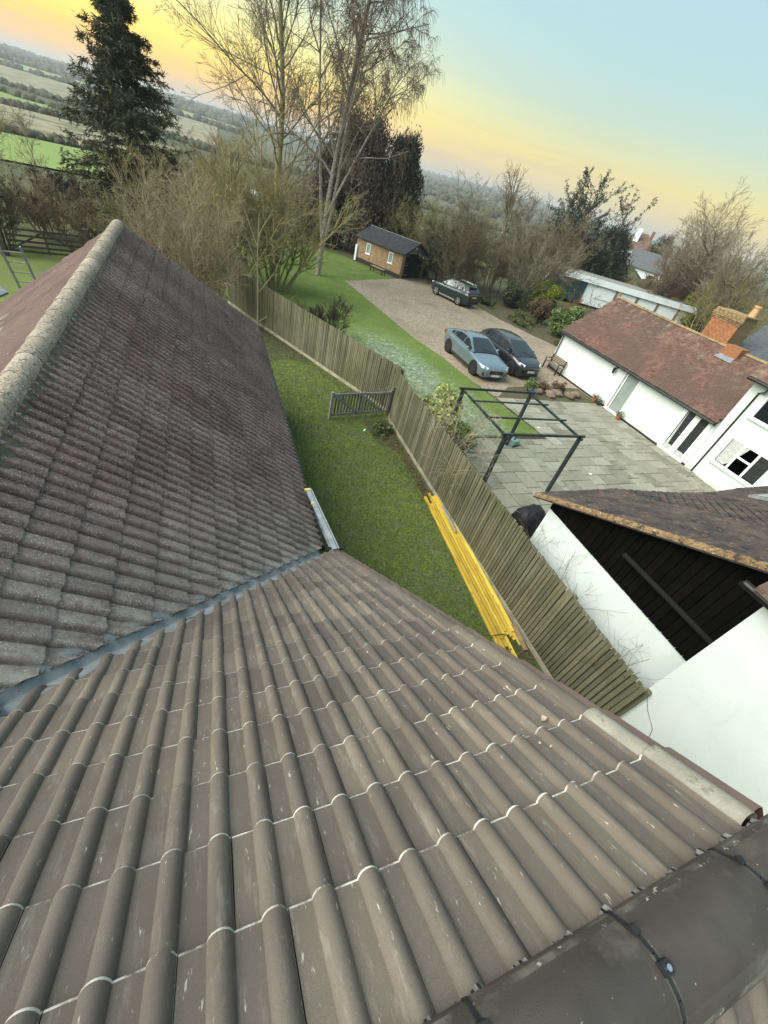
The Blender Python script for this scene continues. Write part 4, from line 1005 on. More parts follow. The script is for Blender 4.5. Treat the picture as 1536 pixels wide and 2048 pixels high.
def annex():
    g = empty('annex', (22,14.5,0), 0, 'long white single-storey annex with red-brown clay tiled roof along the patio', 'house')
    xw = 19.8; y0, y1 = 9.42, 20.0
    MB().box((xw,y0,.10),(xw+.3,y1,2.30)).prism([(xw+.3,y1,.10),(25.2,y1,.10),(25.2,y1,2.3),(22.6,y1,4.15),(xw+.3,y1,2.3)],(0,-.3,0)).build('wall', MAT['white_render'], g)
    MB().box((xw-.012,y0,0),(xw+.3,y1+.012,.10)).build('plinth', MAT['black_base'], g)
    # roof
    xe, ze, xr, zr = 19.52, 2.22, 22.6, 4.42
    r = MB(); r.prism([(xe+.02,y0+.0,ze-.015),(xr,y0+.0,zr-.11),(xr,y1+.14,zr-.11),(xe+.02,y1+.14,ze-.015)],(0,0,-.08)); r.prism([(xr,y0,zr-.11),(25.6,y0,ze-.03),(25.6,y1+.14,ze-.03),(xr,y1+.14,zr-.03)],(0,0,-.08))
    rs = r.build('roof', MAT['black_base'], g)
    pit = math.atan2(zr-ze, xr-xe); ca, sa = math.cos(pit), math.sin(pit); L = (xr-xe)/ca; gauge = .13; rng = random.Random(3)
    V = []; Fq = []
    sag = lambda y: -.045*math.sin(max(0,min(1,(y-y0)/(y1-y0)))*PI)
    for k in range(int(L/gauge)+1):
        s = L-k*gauge
        if s < .05: break
        for c in range(int((y1-y0)/.185)+1):
            y = y0+c*.186+(k % 2)*.093-.02
            if y+.18 > y1+.17: continue
            st = s+rng.uniform(-.006,.006); sh = st-.18; lift = rng.uniform(.020,.038)
            xt, zt = xr-st*ca, zr-st*sa; xt = xr-st*ca
            x_t = xr-st*ca; z_t = zr-st*sa+lift+sag(y)*(1-st/L); x_h = xr-sh*ca; z_h = zr-sh*sa+.004+sag(y)*(1-sh/L); b = len(V); w = .176
            V += [(x_h,y,z_h),(x_h,y+w,z_h),(x_t,y+w,z_t+.004),(x_t,y,z_t),(x_t,y,z_t-.03),(x_t,y+w,z_t-.026)]
            Fq += [(b+3,b+2,b+1,b),(b+4,b+5,b+2,b+3)]
    tag(ob('plain_tiles', mesh('plain_tiles', V, Fq, MAT['clay_tile']), rs), kind='stuff')
    y = y0+.1
    while y < y1:
        m = MB(); n = 9
        Vv = [(xr+math.cos(PI*i/(n-1))*.12, yy, zr-.02+math.sin(PI*i/(n-1))*.085+sag(y)) for yy in (y, min(y+.32, y1+.15)) for i in range(n)]
        m.add(Vv, [(i,i+1,n+i+1,n+i) for i in range(n-1)]); m.build('ridge_tile', MAT['mossy_brick'], rs); y += .33
    m = MB(); m.tube([(xr,y1+.08,zr+.02),(xr,y1+.08,zr+.16),(xr,y1+.08,zr+.30)], [.09,.07,.02], 8); m.build('finial', MAT['mossy_brick'], rs)
    gu = MB(); gu.tube([(xe-.02,y0+.02,ze-.075),(xe-.02,y1+.12,ze-.075)], .06, 8); gu.build('gutter', MAT['gutter'], rs)
    MB().box((xe+.06,y0,ze-.16),(xe+.10,y1+.1,ze-.04)).build('fascia', MAT['black_base'], rs)
    dp = MB(); dp.tube([(xe,19.75,2.12),(19.70,19.82,1.95),(19.73,19.82,.1)], .035, 8); dp.build('downpipe', MAT['black_metal'], g)
    # doors
    W = I4
    d1 = window(g, W, xw, 13.72, 14.76, .06, 2.10, 'glazed_door', glass='obscure_glass', out=.035); MB().box((xw-.07,13.70,.0),(xw+.02,14.80,.06)).build('door_step', MAT['white_upvc'], g)
    MB().box((xw-.045,14.50,.12),(xw-.036,14.56,2.04)).build('frame_bead', MAT['white_upvc'], d1)
    d2 = MB(); a, b = 9.58, 11.03
    d2.box((xw-.035,a,2.04),(xw+.05,b,2.10)); d2.box((xw-.035,a,.02),(xw+.05,b,.16))
    for (p, q) in ((a,a+.16),(b-.20,b),((a+b)/2-.16,(a+b)/2+.12)): d2.box((xw-.035,p,.16),(xw+.05,q,2.04))
    d2.box((xw-.042,(a+b)/2-.03,.16),(xw+.05,(a+b)/2-.015,2.04))
    o = d2.build('french_doors', MAT['white_upvc'], g)
    for (p, q) in ((a+.16,(a+b)/2-.16),((a+b)/2+.12,b-.20)):
        MB().box((xw-.012,p,.16),(xw+.01,q,2.04)).build('pane', MAT['glass'], o)
        MB().box((xw-.015,p+.02,.17),(xw-.0125,q-.02,.40)).build('cushion_behind_glass', MAT['curtain'], o)
    m = MB(); yy = b-.24
    m.add([(xw-.014,yy,.17),(xw-.014,yy-.14,.17),(xw-.014,yy-.02,2.0),(xw-.014,yy,2.0)], [(0,1,2,3)]); m.build('curtain', MAT['curtain'], o)
    m = MB(); m.bar((xw-.06,(a+b)/2+.06,1.05),(xw-.06,(a+b)/2+.19,1.05),.02,.025); m.bar((xw-.035,(a+b)/2+.06,1.05),(xw-.07,(a+b)/2+.06,1.05),.02,.02); m.build('handle', MAT['chrome'], o)
    # brick stub of an old flue with its lead apron, low on the slope near the chimney
    def on(s, y): return Vector((xr-s*ca, y, zr-s*sa))
    c = on(.55, 12.25); MB().box((c.x-.05,c.y-.38,c.z-.2),(c.x+.55,c.y+.38,c.z+.46)).build('brick_stub', MAT['orange_brick'], rs)
    p = [on(.90,11.82),on(.90,12.70),on(.62,12.62),on(.62,11.90)]; MB().prism([q+Vector((0,0,.045)) for q in p],(0,0,.012)).build('lead_apron', MAT['lead'], rs)
annex()
def chimney():
    g = empty('chimney', (23.3,13.7,3.9), 0, 'orange brick chimney stack with mossy corbelled top and buff pot', 'chimney')
    x0, x1, ya, yb = 22.75, 23.85, 13.05, 14.45; z = 3.6; rng = random.Random(1)
    MB().box((x0+.02,ya+.02,3.4),(x1-.02,yb-.02,5.62)).build('core', MAT['mossy_brick'], g)
    def ring(z, e, mat, h=.068):
        xa, xb, y_a, y_b = x0-e, x1+e, ya-e, yb+e; off = rng.choice((0,.11))
        y = y_a-off
        while y < y_b:                 # face towards the patio
            a, b = max(y,y_a), min(y+.21,y_b)
            if b-a > .03: MB().box((xa,a+.005,z),(xa+.1,b-.005,z+h)).build('brick', mat, g)
            y += .22
        x = xa+.1
        while x < xb:                  # north face
            b = min(x+.21, xb); MB().box((x+.005,y_b-.1,z),(b-.005,y_b,z+h)).build('brick', mat, g); x += .22
    zz = 3.9
    while zz < 5.22: ring(zz, 0, MAT['orange_brick']); zz += .078
    for e in (.03,.07,.11,.11,.07): ring(zz, e, MAT['mossy_brick']); zz += .078
    MB().prism([(x0-.05,ya-.05,zz),(x1+.05,ya-.05,zz),(x1+.05,yb+.05,zz),(x0-.05,yb+.05,zz)],(0,0,.06)).build('flaunching', MAT['mossy_brick'], g)
    m = MB(); m.tube([(23.55,13.3,zz+.03),(23.55,13.3,zz+.42),(23.55,13.3,zz+.44),(23.55,13.3,zz+.52)], [.17,.14,.17,.17], 16); m.build('pot', MAT['pot_clay'], g)
chimney()
def right_house():
    g = empty('white_house', (22,7,0), 0, 'two-storey white house joined to the annex at the right edge, white windows', 'house')
    xw, y1, y0, z = 19.8, 9.40, 2.0, 4.25; W = I4
    MB().box((xw,y0,.0),(xw+.3,y1,z)).box((xw+.3,y1-.3,0),(26,y1,z)).build('wall', MAT['white_render'], g)
    # battered foot of the wall
    MB().prism([(xw,9.0,.02),(xw-.16,8.2,.02),(xw-.2,6.2,.02),(xw,6.2,.02)],(0,0,.35)).build('wall_foot', MAT['white_render'], g)
    MB().add([(xw-.012,8.85,.45),(xw-.10,6.3,.62),(xw,6.3,.75),(xw,8.85,.55)],[(0,1,2,3)]).build('sloping_ledge', MAT['white_render'], g)
    dp = MB(); dp.tube([(xw-.25,8.72,4.05),(xw-.16,8.8,3.9),(xw-.045,9.0,3.8),(xw-.045,9.0,.03)], .035, 8); dp.build('downpipe', MAT['black_metal'], g)
    window(g, W, xw, 6.75, 8.67, .86, 2.04, 'window', mull=(8.02, 7.38), trans=((7.425,7.975,1.50),), curtain=True, out=.03); MB().box((xw-.11,6.70,.80),(xw,8.72,.86)).build('sill', MAT['white_render'], g)
    window(g, W, xw, 6.9, 8.67, 2.94, 3.86, 'window', mull=(7.8,), out=.03); MB().box((xw-.09,6.85,2.88),(xw,8.72,2.94)).build('sill', MAT['white_render'], g)
    window(g, W, xw, 5.6, 6.45, .25, 2.04, 'window', out=.03)
    r = MB(); r.prism([(19.38,y0,4.26),(19.38,9.62,4.26),(23,9.62,6.9),(23,y0,6.9)],(0,0,-.08)); rs = r.build('roof', MAT['clay_tile'], g)
    MB().tube([(19.38,y0,4.17),(19.38,9.55,4.17)],.065,8).build('gutter', MAT['black_metal'], g)
    # grey slated slope behind the chimney
    s = MB(); s.prism([(23.0,10.0,4.05),(23.2,13.0,4.05),(27.5,14.6,5.35),(27.5,9.8,5.6)],(0,0,-.1)); s.build('slate_slope', MAT['slate'], g)
right_house()
# ------------------------------------------------------------------ things along the patio wall
def wall_lamp():
    g = empty('wall_lamp', (19.8,15.35,1.75), 0, 'black lantern on the white annex wall beside the glazed door', 'lamp'); x = 19.8
    MB().disc((x-.03,15.35,1.98),(1,0,0),.05,.03,10).build('back_plate', MAT['black_metal'], g)
    m = MB(); m.tube([(x-.03,15.35,1.98),(x-.12,15.35,2.06),(x-.17,15.35,1.98)], .014, 6); m.build('arm', MAT['black_metal'], g)
    m = MB(); m.tube([(x-.17,15.35,1.98),(x-.17,15.35,1.93)],[.02,.10],6); m.tube([(x-.17,15.35,1.72),(x-.17,15.35,1.68)],[.07,.03],6); m.build('cap', MAT['black_metal'], g)
    m = MB(); m.tube([(x-.17,15.35,1.72),(x-.17,15.35,1.93)],[.055,.085],6); m.build('glass', MAT['glass'], g)
wall_lamp()
def bench(name, loc, rz, L, label, mat='wood_slat', back=True):
    g = empty(name, loc, rz, label, 'bench'); W = WM[g.name]
    for k in range(5): MB().box((-L/2,.02+k*.085,.42),(L/2,.09+k*.085,.445)).build('seat_slat', MAT[mat], g, W)
    if back:
        for k in range(4): MB().box((-L/2,-.01-k*.015,.52+k*.095),(L/2,.012-k*.015,.59+k*.095)).build('back_slat', MAT[mat], g, W)
    for sx in (-1, 1):
        m = MB(); x = sx*(L/2-.06); m.box((x-.03,.38,0),(x+.03,.44,.42)); m.build('leg', MAT['black_metal'], g, W)
        m = MB(); m.bar((x,.02,0),(x,-.03,.88 if back else .42),.05,.05); m.build('leg', MAT['black_metal'], g, W)
        if back: m = MB(); m.bar((x,.0,.64),(x,.44,.62),.05,.03); m.bar((x,.42,.42),(x,.42,.62),.04,.04); m.build('arm', MAT['black_metal'], g, W)
bench('garden_bench', (19.62,19.2,0), math.radians(90), 1.35, 'slatted wooden bench against the far end of the white annex wall')
def pots():
    def pot(x, y, r, h, mat, label, leaf=True, seed=0):
        g = empty('plant_pot', (x,y,0), 0, label, 'plant pot'); W = WM[g.name]
        m = MB(); m.tube([(0,0,.02),(0,0,h*.9),(0,0,h*.9),(0,0,h)],[r*.72,r*.95,r*1.06,r*1.06],14); m.build('pot', MAT[mat], g, W)
        if leaf:
            rng = np.random.default_rng(seed); n = 160; P = rng.normal(0,1,(n,3))*np.array([r*.7,r*.7,r*.5])+np.array([0,0,h+r*.5]); leaf_cloud('plant', P, .07, MAT['leaf_ivy'], g, W, rng)
    pot(19.5,15.35,.15,.26,'terracotta','small terracotta pot with an evergreen left of the glazed door',True,1)
    pot(19.5,14.98,.13,.20,'black_base','low black pot of dark foliage tight beside the glazed door',True,2)
    pot(19.45,13.45,.15,.27,'terracotta','brown pot with a dark plant right of the glazed door',True,3)
    pot(15.25,15.55,.18,.26,'blue_pot','bright blue pot at the edge of the rockery by the pergola',False)
def leaf_cloud(name, P, size, mat, parent, world, rng, up=.3, aspect=.55, kind=None):
    n = len(P); d = rng.normal(0,1,(n,3)); d[:,2] += up; d /= np.linalg.norm(d,axis=1,keepdims=True)
    e = np.cross(d, rng.normal(0,1,(n,3))); e /= np.linalg.norm(e,axis=1,keepdims=True)+1e-9
    s = size*rng.uniform(.6,1.3,(n,1)); 
    V = np.stack([P-d*s*.5, P+e*s*aspect*.5, P+d*s*.5, P-e*s*aspect*.5],axis=1).reshape(-1,3)
    F = np.arange(4*n).reshape(-1,4)
    o = ob(name, mesh(name, V, F, mat), parent, world)
    if kind: o['kind'] = kind
    return o
pots()
def bucket():
    g = empty('parasol_base', (11.05,11.0,0), .3, 'pale green-grey parasol base beside the far pergola post', 'parasol base'); W = WM[g.name]
    MB().box((-.18,-.14,.02),(.18,.14,.24)).build('weight', MAT['bucket'], g, W); MB().tube([(0,0,.24),(0,0,.46)],.03,8).build('tube', MAT['black_metal'], g, W)
    MB().box((-.24,-.2,0.012),(.24,-.14,.05)).build('foot', MAT['black_metal'], g, W)
bucket()
def garage():
    ph = math.radians(31); g = empty('brick_garage', (15.85,37.3,0), ph, 'small brown brick garage with felt gable roof and dark double doors', 'garage'); W = WM[g.name]
    w, L, h, rg = 3.55, 5.4, 1.92, 2.72
    core = MB(); core.box((.012,.02,0),(.1,L,h)); core.box((w-.1,.012,0),(w-.012,L,h)); core.box((.1,L-.1,0),(w-.1,L-.02,h)); core.build('wall_core', MAT['mortar'], g, W)
    MB().box((-.015,-.0,0),(.012,L,.30)).build('plinth', MAT['black_base'], g, W)
    bw, bh = .225, .075; mb = mesh('brick', *((lambda m: (m.v, m.f))(MB().box((0,.004,.004),(.10,bw-.006,bh-.006)))), MAT['brown_brick'])
    # left flank bricks, window holes left open
    wins = [(1.05,1.55,.85,1.65),(3.7,4.2,.85,1.65)]; n = 0
    rest = MB()
    for r in range(int((h-.30)/bh)):
        z = .30+r*bh
        for c in range(int(L/bw)+1):
            y = c*bw-(r % 2)*bw/2
            if y < 0 or y+bw > L+.01: continue
            if any(y+bw > a and y < b and z+bh > z0 and z < z1 for a,b,z0,z1 in wins): continue
            if n < 296: ob('brick', mb, g, W @ Matrix.Translation((-.012,y,z))); n += 1
            else: rest.box((-.012,y+.004,z+.004),(.088,y+bw-.006,z+bh-.006))
    # door piers and gable front
    for (a, b) in ((0,.42),(w-.42,w)):
        for r in range(int(h/bh)):
            rest.box((a+.003,-.012,r*bh+.004),(b-.003,.10,r*bh+bh-.006))
    if rest.v: tag(rest.build('far_bricks', MAT['brown_brick'], g, W), kind='stuff')
    for (a, b, z0, z1) in wins:
        fr = MB(); t = .06
        fr.box((-.03,a,z0),(.06,b,z0+t)); fr.box((-.03,a,z1-t),(.06,b,z1)); fr.box((-.03,a,z0+t),(.06,a+t,z1-t)); fr.box((-.03,b-t,z0+t),(.06,b,z1-t)); fr.box((-.06,a-.05,z0-.06),(.04,b+.05,z0))
        o = fr.build('window', MAT['white_upvc'], g, W); MB().box((-.005,a+t,z0+t),(.01,b-t,z1-t)).build('pane', MAT['obscure_glass'], o, W)
    # gable boards, doors
    MB().prism([(.0,.03,h),(w,.03,h),(w/2,.03,rg-.05)],(0,.05,0)).build('front_gable', MAT['bare_concrete'], g, W); MB().prism([(.0,L-.03,h),(w,L-.03,h),(w/2,L-.03,rg-.05)],(0,-.05,0)).build('rear_gable', MAT['bare_concrete'], g, W)
    MB().disc((w/2,-.02,h+.42),(0,1,0),.10,.06,12).build('gable_lamp', MAT['white_paint'], g, W)
    for s, (a, b) in enumerate(((.44,w/2-.005),(w/2+.005,w-.44))):
        d = MB(); k = 6
        for i in range(k): d.box((a+(b-a)*i/k+.004,.02,.04),(a+(b-a)*(i+1)/k-.004,.06,h-.04))
        o = d.build('door', MAT['dark_door'], g, W)
        for z in (.25, 1.0, 1.75): 
            x0 = a if s == 0 else b-.5
            MB().box((x0,.008,z),(x0+.5,.02,z+.035)).build('strap_hinge', MAT['zinc'], o, W)
    MB().box((w/2-.02,.0,1.15),(w/2+.06,.02,1.2)).build('latch', MAT['chrome'], g, W)
    # roof
    for sx in (0, 1):
        xa = -.22 if sx == 0 else w+.22; za = h-.22*(rg-h)/(w/2)
        m = MB(); m.prism([(xa,-.25,za+.06),(w/2,-.25,rg+.06),(w/2,L+.2,rg+.06),(xa,L+.2,za+.06)],(0,0,-.05)); m.build('roof_slope', MAT['felt'], g, W)
    m = MB(); m.bar((w/2,-.27,rg+.075),(w/2,L+.22,rg+.075),.16,.035); m.build('ridge_strip', MAT['lead'], g, W)
    for sx in (-1, 1):
        xa = -.24 if sx < 0 else w+.24
        MB().bar((xa,-.265,h-.24*(rg-h)/(w/2)),(w/2,-.265,rg+.0),.02,.12).build('bargeboard', MAT['black_base'], g, W)
    # side lean-to with a wire gate
    m = MB(); m.box((w+.03,.3,0),(w+1.35,.36,1.75)); m.build('side_gate', MAT['green_panel'], g, W); MB().box((w+1.35,.24,0),(w+1.47,.38,1.85)).build('side_post', MAT['old_timber'], g, W); MB().box((w+.03,.25,1.75),(w+1.47,.37,1.83)).build('side_rail', MAT['old_timber'], g, W)
    # water butt / rear post
    MB().box((-.14,L-.2,.0),(-.03,L+.0,1.25)).build('rear_post', MAT['white_paint'], g, W)
garage()
bench('plank_bench', (14.2,38.0,0), math.radians(121), 1.45, 'plain pale plank bench on the grass against the brick garage', 'old_timber', False)
def flat_shed():
    u = Vector((.869,-.494,0)); v = Vector((.494,.869,0)); o = Vector((37.7,44.0,0)); ang = math.atan2(u.y,u.x)
    g = empty('flat_roof_shed', o, ang, 'long flat-roofed outbuilding with deep white fascia and dark green doors behind the annex', 'outbuilding'); W = WM[g.name]
    L = 20.6
    MB().box((0,.3,0),(L,5,2.2)).build('wall', MAT['white_paint'], g, W)
    MB().box((-.3,-.02,2.2),(L+.3,.06,2.80)).build('fascia', MAT['white_paint'], g, W); MB().box((-.3,.06,2.66),(L+.3,5.2,2.78)).build('roof', MAT['bare_concrete'], g, W)
    MB().box((.15,.16,0),(4.3,.298,2.2)).build('green_door', MAT['green_panel'], g, W)
    x = 5.6
    for i in range(6):
        MB().box((x,.22,.9),(x+2.2,.296,2.12)).build('white_panel', MAT['white_paint'], g, W)
        MB().box((x+2.22,.14,0),(x+2.44,.296,2.2)).build('brown_post', MAT['bark_brown'], g, W); x += 2.5
    MB().box((L+.0,.5,0),(L+3.0,.75,1.9)).build('red_side_wall', MAT['terracotta'], g, W)
flat_shed()
def far_house():
    a = math.radians(47.6); c = Vector((math.sin(a)*118, math.cos(a)*118, 0)); rz = math.radians(-46)
    c.z = float(land(c.x,c.y))
    g = empty('cream_house', c, rz, 'distant cream house with hipped red-brown roof and tall white chimney', 'house'); W = WM[g.name]
    MB().box((-3.6,-3.4,0),(3.6,3.4,6.5)).build('wall', MAT['pot_cream'], g, W)
    MB().box((.6,-4.6,0),(3.6,-3.4,6.2)).build('wing_wall', MAT['pot_cream'], g, W)
    r = MB(); e = 4.0; r.add([(-e,-e,6.5),(e,-e,6.5),(e,e,6.5),(-e,e,6.5),(-.8,0,9.3),(.8,0,9.3)],[(0,1,5,4),(1,2,5),(2,3,4,5),(3,0,4),(0,3,2,1)]); r.build('roof', MAT['clay_tile'], g, W)
    r = MB(); r.add([(.3,-4.9,6.2),(3.9,-4.9,6.2),(3.9,-2,6.2),(.3,-2,6.2),(2.1,-4.2,7.8),(2.1,-1.5,7.8)],[(0,1,4),(1,2,5,4),(3,0,4,5),(2,3,5)]); r.build('wing_roof', MAT['clay_tile'], g, W)
    MB().box((-1.7,-2.4,6.4),(-.7,-1.6,9.9)).build('chimney', MAT['white_paint'], g, W); MB().box((1.3,.2,8.4),(1.9,.8,10.0)).build('chimney', MAT['terracotta'], g, W)
    for (x, z) in ((-2.6,4.4),(-1.0,4.4),(-2.6,1.6),(-1.0,1.6)):
        o = MB().box((x-.45,-3.45,z-.1),(x+.45,-3.38,z+1.3)).build('window', MAT['white_upvc'], g, W); MB().box((x-.36,-3.47,z),(x+.36,-3.452,z+1.2)).build('pane', MAT['glass'], o, W)
    for x in (1.4,2.1,2.8):
        o = MB().box((x-.3,-4.66,4.2),(x+.3,-4.59,5.5)).build('window', MAT['white_upvc'], g, W); MB().box((x-.23,-4.68,4.3),(x+.23,-4.662,5.4)).build('pane', MAT['glass'], o, W)
    MB().box((-3.2,-6.4,0),(.2,-3.42,2.5)).build('porch_wall', MAT['pot_cream'], g, W); MB().prism([(-3.5,-6.7,2.5),(.5,-6.7,2.5),(.5,-3.42,4.0),(-3.5,-3.42,4.0)],(0,0,.1)).build('porch_roof', MAT['slate'], g, W)
MAT['pot_cream'] = simple('pot_cream', (.72,.68,.56), (.66,.62,.5), 1, .9)
far_house()
def far_roofs():
    for (az, d, w, h, rg, wall, lab) in ((55.0,78,6,4.0,6.6,'brown_brick','far brown-roofed house glimpsed through the bare tree at the right'),(50.2,95,9,3.0,5.4,'white_paint','low far white house with grey roof right of the cream house')):
        a = math.radians(az); c = Vector((math.sin(a)*d, math.cos(a)*d, 0)); c.z = float(land(c.x,c.y)); g = empty('far_house', c, -a, lab, 'house'); W = WM[g.name]
        MB().box((-w/2,-2.5,0),(w/2,2.5,h)).build('wall', MAT[wall], g, W)
        r = MB(); r.prism([(-w/2-.3,-2.9,h-.1),(-w/2-.3,2.9,h-.1),(-w/2-.3,0,rg)],(w+.6,0,0)); r.build('roof', MAT['slate'], g, W)
        for x in (-w*.3,0,w*.3):
            o = MB().box((x-.5,-2.55,h-1.7),(x+.5,-2.5,h-.5)).build('window', MAT['white_upvc'], g, W); MB().box((x-.4,-2.57,h-1.6),(x+.4,-2.552,h-.6)).build('pane', MAT['glass'], o, W)
far_roofs()
# ------------------------------------------------------------------ cars ; local x forward, y left, z up
def car(loc, heading, sc, C, label):
    g = empty('parked_car', loc, heading, label, 'car', 'cars parked on the gravel'); W = WM[g.name] @ Matrix.Scale(sc, 4)
    paint = MAT[C['paint']]
    # lower body: loft of cross sections
    st = C['body']; xs_ = np.array([s[0] for s in st]); xx = np.linspace(xs_[0], xs_[-1], 44)
    xx = np.sort(np.concatenate([xx, [xs_[0]+.02*np.sign(xs_[-1]-xs_[0]), xs_[-1]-.02*np.sign(xs_[-1]-xs_[0])]]))
    o_ = np.argsort(xs_); S = lambda k, x: np.interp(x, xs_[o_], np.array([s[k] for s in st])[o_])
    def smooth(k, x):
        return (S(k,x-.06)+2*S(k,x)+S(k,x+.06))/4
    V = []; F = []; n = 0
    prof = lambda w, zs, zt: [(.0,zs),(w*.86,zs),(w*.95,zs+.06),(w*.975,zs+.16),(w*.985,zs+(zt-zs)*.42),(w,zs+(zt-zs)*.62),(w*.992,zs+(zt-zs)*.78),(w*.955,zs+(zt-zs)*.93),(w*.88,zt-.005),(w*.62,zt+.018),(w*.3,zt+.028),(0,zt+.03)]
    for x in xx:
        p = prof(smooth(3,x), S(1,x), smooth(2,x)); n = len(p)
        V += [(x, y, z) for y, z in p]+[(x, -y, z) for y, z in p[1:-1][::-1]]
    m = 2*n-2
    for i in range(len(xx)-1):
        for j in range(m): F.append((i*m+j, i*m+(j+1)%m, (i+1)*m+(j+1)%m, (i+1)*m+j))
    F.append(tuple(range(m))); F.append(tuple((len(xx)-1)*m+j for j in reversed(range(m))))
    me = mesh('body', V, F, paint, True); bm = bmesh.new(); bm.from_mesh(me); bmesh.ops.recalc_face_normals(bm, faces=bm.faces); bm.to_mesh(me); bm.free(); me.set_sharp_from_angle(angle=.75)
    body = ob('body', me, g, W)
    # greenhouse
    gh = C['cabin']; gx = np.array([q[0] for q in gh]); go = np.argsort(gx); Gi = lambda k, x: np.interp(x, gx[go], np.array([q[k] for q in gh])[go])
    us = np.linspace(gx.min(), gx.max(), 34); us = np.sort(np.concatenate([us, C['pillars'], [p+.05 for p in C['pillars']], [C['ws'], C['rw']]]))
    sec = []
    for x in us:
        zb = S(2,x)-.012; zt = max(Gi(1,x)+.02*(1-0), zb+.004); wr = Gi(2,x); wb = S(3,x)*.905; t = np.clip((zt-zb)/.42,0,1)
        wt = wb+(wr-wb)*t; a = []
        for q in (0,.12,.80,.93,1.0): a.append((wb+(wt-wb)*q**1.25, zb+(zt-zb)*q*.965))
        a += [(wt*.90, zt-.012*t),(wt*.62, zt+.004),(wt*.3, zt+.012),(0, zt+.015)]
        sec.append(a)
    k = len(sec[0]); parts = {'roof_and_pillars': [], 'side_window': [], 'windscreen': [], 'rear_window': []}
    for i in range(len(us)-1):
        xm = (us[i]+us[i+1])/2; pil = any(p-.001 < xm < p+.051 for p in C['pillars'])
        for j in range(k-1):
            tall = sec[i][4][1]-sec[i][0][1] > C.get('minglass',.10)
            if j == 1 and not pil and tall and C['glass'][0] < xm < C['glass'][1]: key = 'side_window'
            elif j >= 5 and xm > C['ws']: key = 'windscreen'
            elif j >= 5 and xm < C['rw']: key = 'rear_window'
            else: key = 'roof_and_pillars'
            parts[key].append((i, j))
    for key, L, sides in [(k_, L_, sd) for k_, L_ in parts.items() for sd in (((1,),(-1,)) if k_ == 'side_window' else ((1,-1),))]:
        V = []; F = []
        for s_ in sides:
            for (i, j) in L:
                b = len(V); q = [(us[i],*sec[i][j]),(us[i+1],*sec[i+1][j]),(us[i+1],*sec[i+1][j+1]),(us[i],*sec[i][j+1])]
                V += [(x, s_*y, z) for x, y, z in q]; F.append((b,b+1,b+2,b+3) if s_ < 0 else (b+3,b+2,b+1,b))
        me = mesh(key, V, F, paint if key == 'roof_and_pillars' else MAT['car_glass'], True)
        bm = bmesh.new(); bm.from_mesh(me); bmesh.ops.remove_doubles(bm, verts=bm.verts, dist=.0008); bmesh.ops.recalc_face_normals(bm, faces=bm.faces)
        c_ = sum((f.normal.z*f.calc_area() for f in bm.faces))
        if key != 'side_window' and c_ < 0: bmesh.ops.reverse_faces(bm, faces=bm.faces)
        bm.to_mesh(me); bm.free(); me.set_sharp_from_angle(angle=.6)
        ob(key, me, g, W)
    # wheels
    r = C['wheel']; hw = C['W']/2
    for (x, nm) in ((C['ax'][0],'f'),(C['ax'][1],'r')):
        for s_ in (1, -1):
            MB().disc((x, s_*(hw-.16), r+.01), (0,s_,0), r+.045, .162, 24).build('wheel_arch', MAT['tyre'], g, W)
            a = MB(); y0 = hw-.20
            rings = [(y0,r*.70),(y0,r*.96),(y0+.03,r),(y0+.18,r),(y0+.212,r*.95),(y0+.205,r*.72)]
            V = []; F = []; kk = 26
            for (y, rr) in rings: V += [(x+math.cos(2*PI*i/kk)*rr, s_*y, r+math.sin(2*PI*i/kk)*rr) for i in range(kk)]
            for q in range(len(rings)-1):
                for i in range(kk): F.append((q*kk+i, q*kk+(i+1)%kk, (q+1)*kk+(i+1)%kk, (q+1)*kk+i))
            a.add(V, F); wh = a.build('wheel', MAT['tyre'], g, W, True)
            rim = MB(); 
            for i in range(10 if C['spokes'] == 5 else C['spokes']):
                t = 2*PI*i/(10 if C['spokes'] == 5 else C['spokes'])+(.12 if i % 2 else -.12)*(C['spokes'] == 5)
                p = Vector((x+math.cos(t)*r*.12, s_*(y0+.200), r+math.sin(t)*r*.12)); q = Vector((x+math.cos(t)*r*.71, s_*(y0+.206), r+math.sin(t)*r*.71)); rim.bar(p, q, r*.13, .02, 0, (0,s_,0))
            rim.disc((x, s_*(y0+.19), r), (0,s_,0), r*.16, .022, 12)
            V = [(x+math.cos(2*PI*i/kk)*rr, s_*(y0+.205), r+math.sin(2*PI*i/kk)*rr) for rr in (r*.66,r*.74) for i in range(kk)]
            rim.add(V, [(i,(i+1)%kk,kk+(i+1)%kk,kk+i) for i in range(kk)]); rim.build('rim', MAT[C['rim']], wh, W)
            MB().disc((x, s_*(y0+.13), r), (0,s_,0), r*.7, .02, 20).build('brake_disc', MAT['black_base'], wh, W)
    # bumper trims and mirrors
    for s_ in (1, -1):
        m = MB(); xm = C['mirror']; zb = float(S(2,xm))
        m.tube([(xm,s_*(hw*.93),zb+.03),(xm-.02,s_*(hw+.05),zb+.09),(xm-.03,s_*(hw+.14),zb+.10)],[.03,.075,.05],8); m.build('mirror', paint, g, W, True)
        m = MB(); m.box((C['ax'][1]+.42,s_*(hw*.972)-.012,.20),(C['ax'][0]-.42,s_*(hw*.972)+.012,.32)); m.build('sill_trim', MAT[C['trim']], g, W)
        m = MB(); zz = np.array([C['ax'][1]+.42, C['ax'][0]-.42])
    for spec in C['details']:
        nm, mat, boxes = spec
        m = MB()
        for b in boxes:
            if b[0] == 'box': m.box(b[1], b[2])
            elif b[0] == 'bar': m.bar(*b[1:])
            elif b[0] == 'tube': m.tube(*b[1:])
            elif b[0] == 'poly': m.prism(b[1], b[2])
        m.build(nm, MAT[mat], g, W)
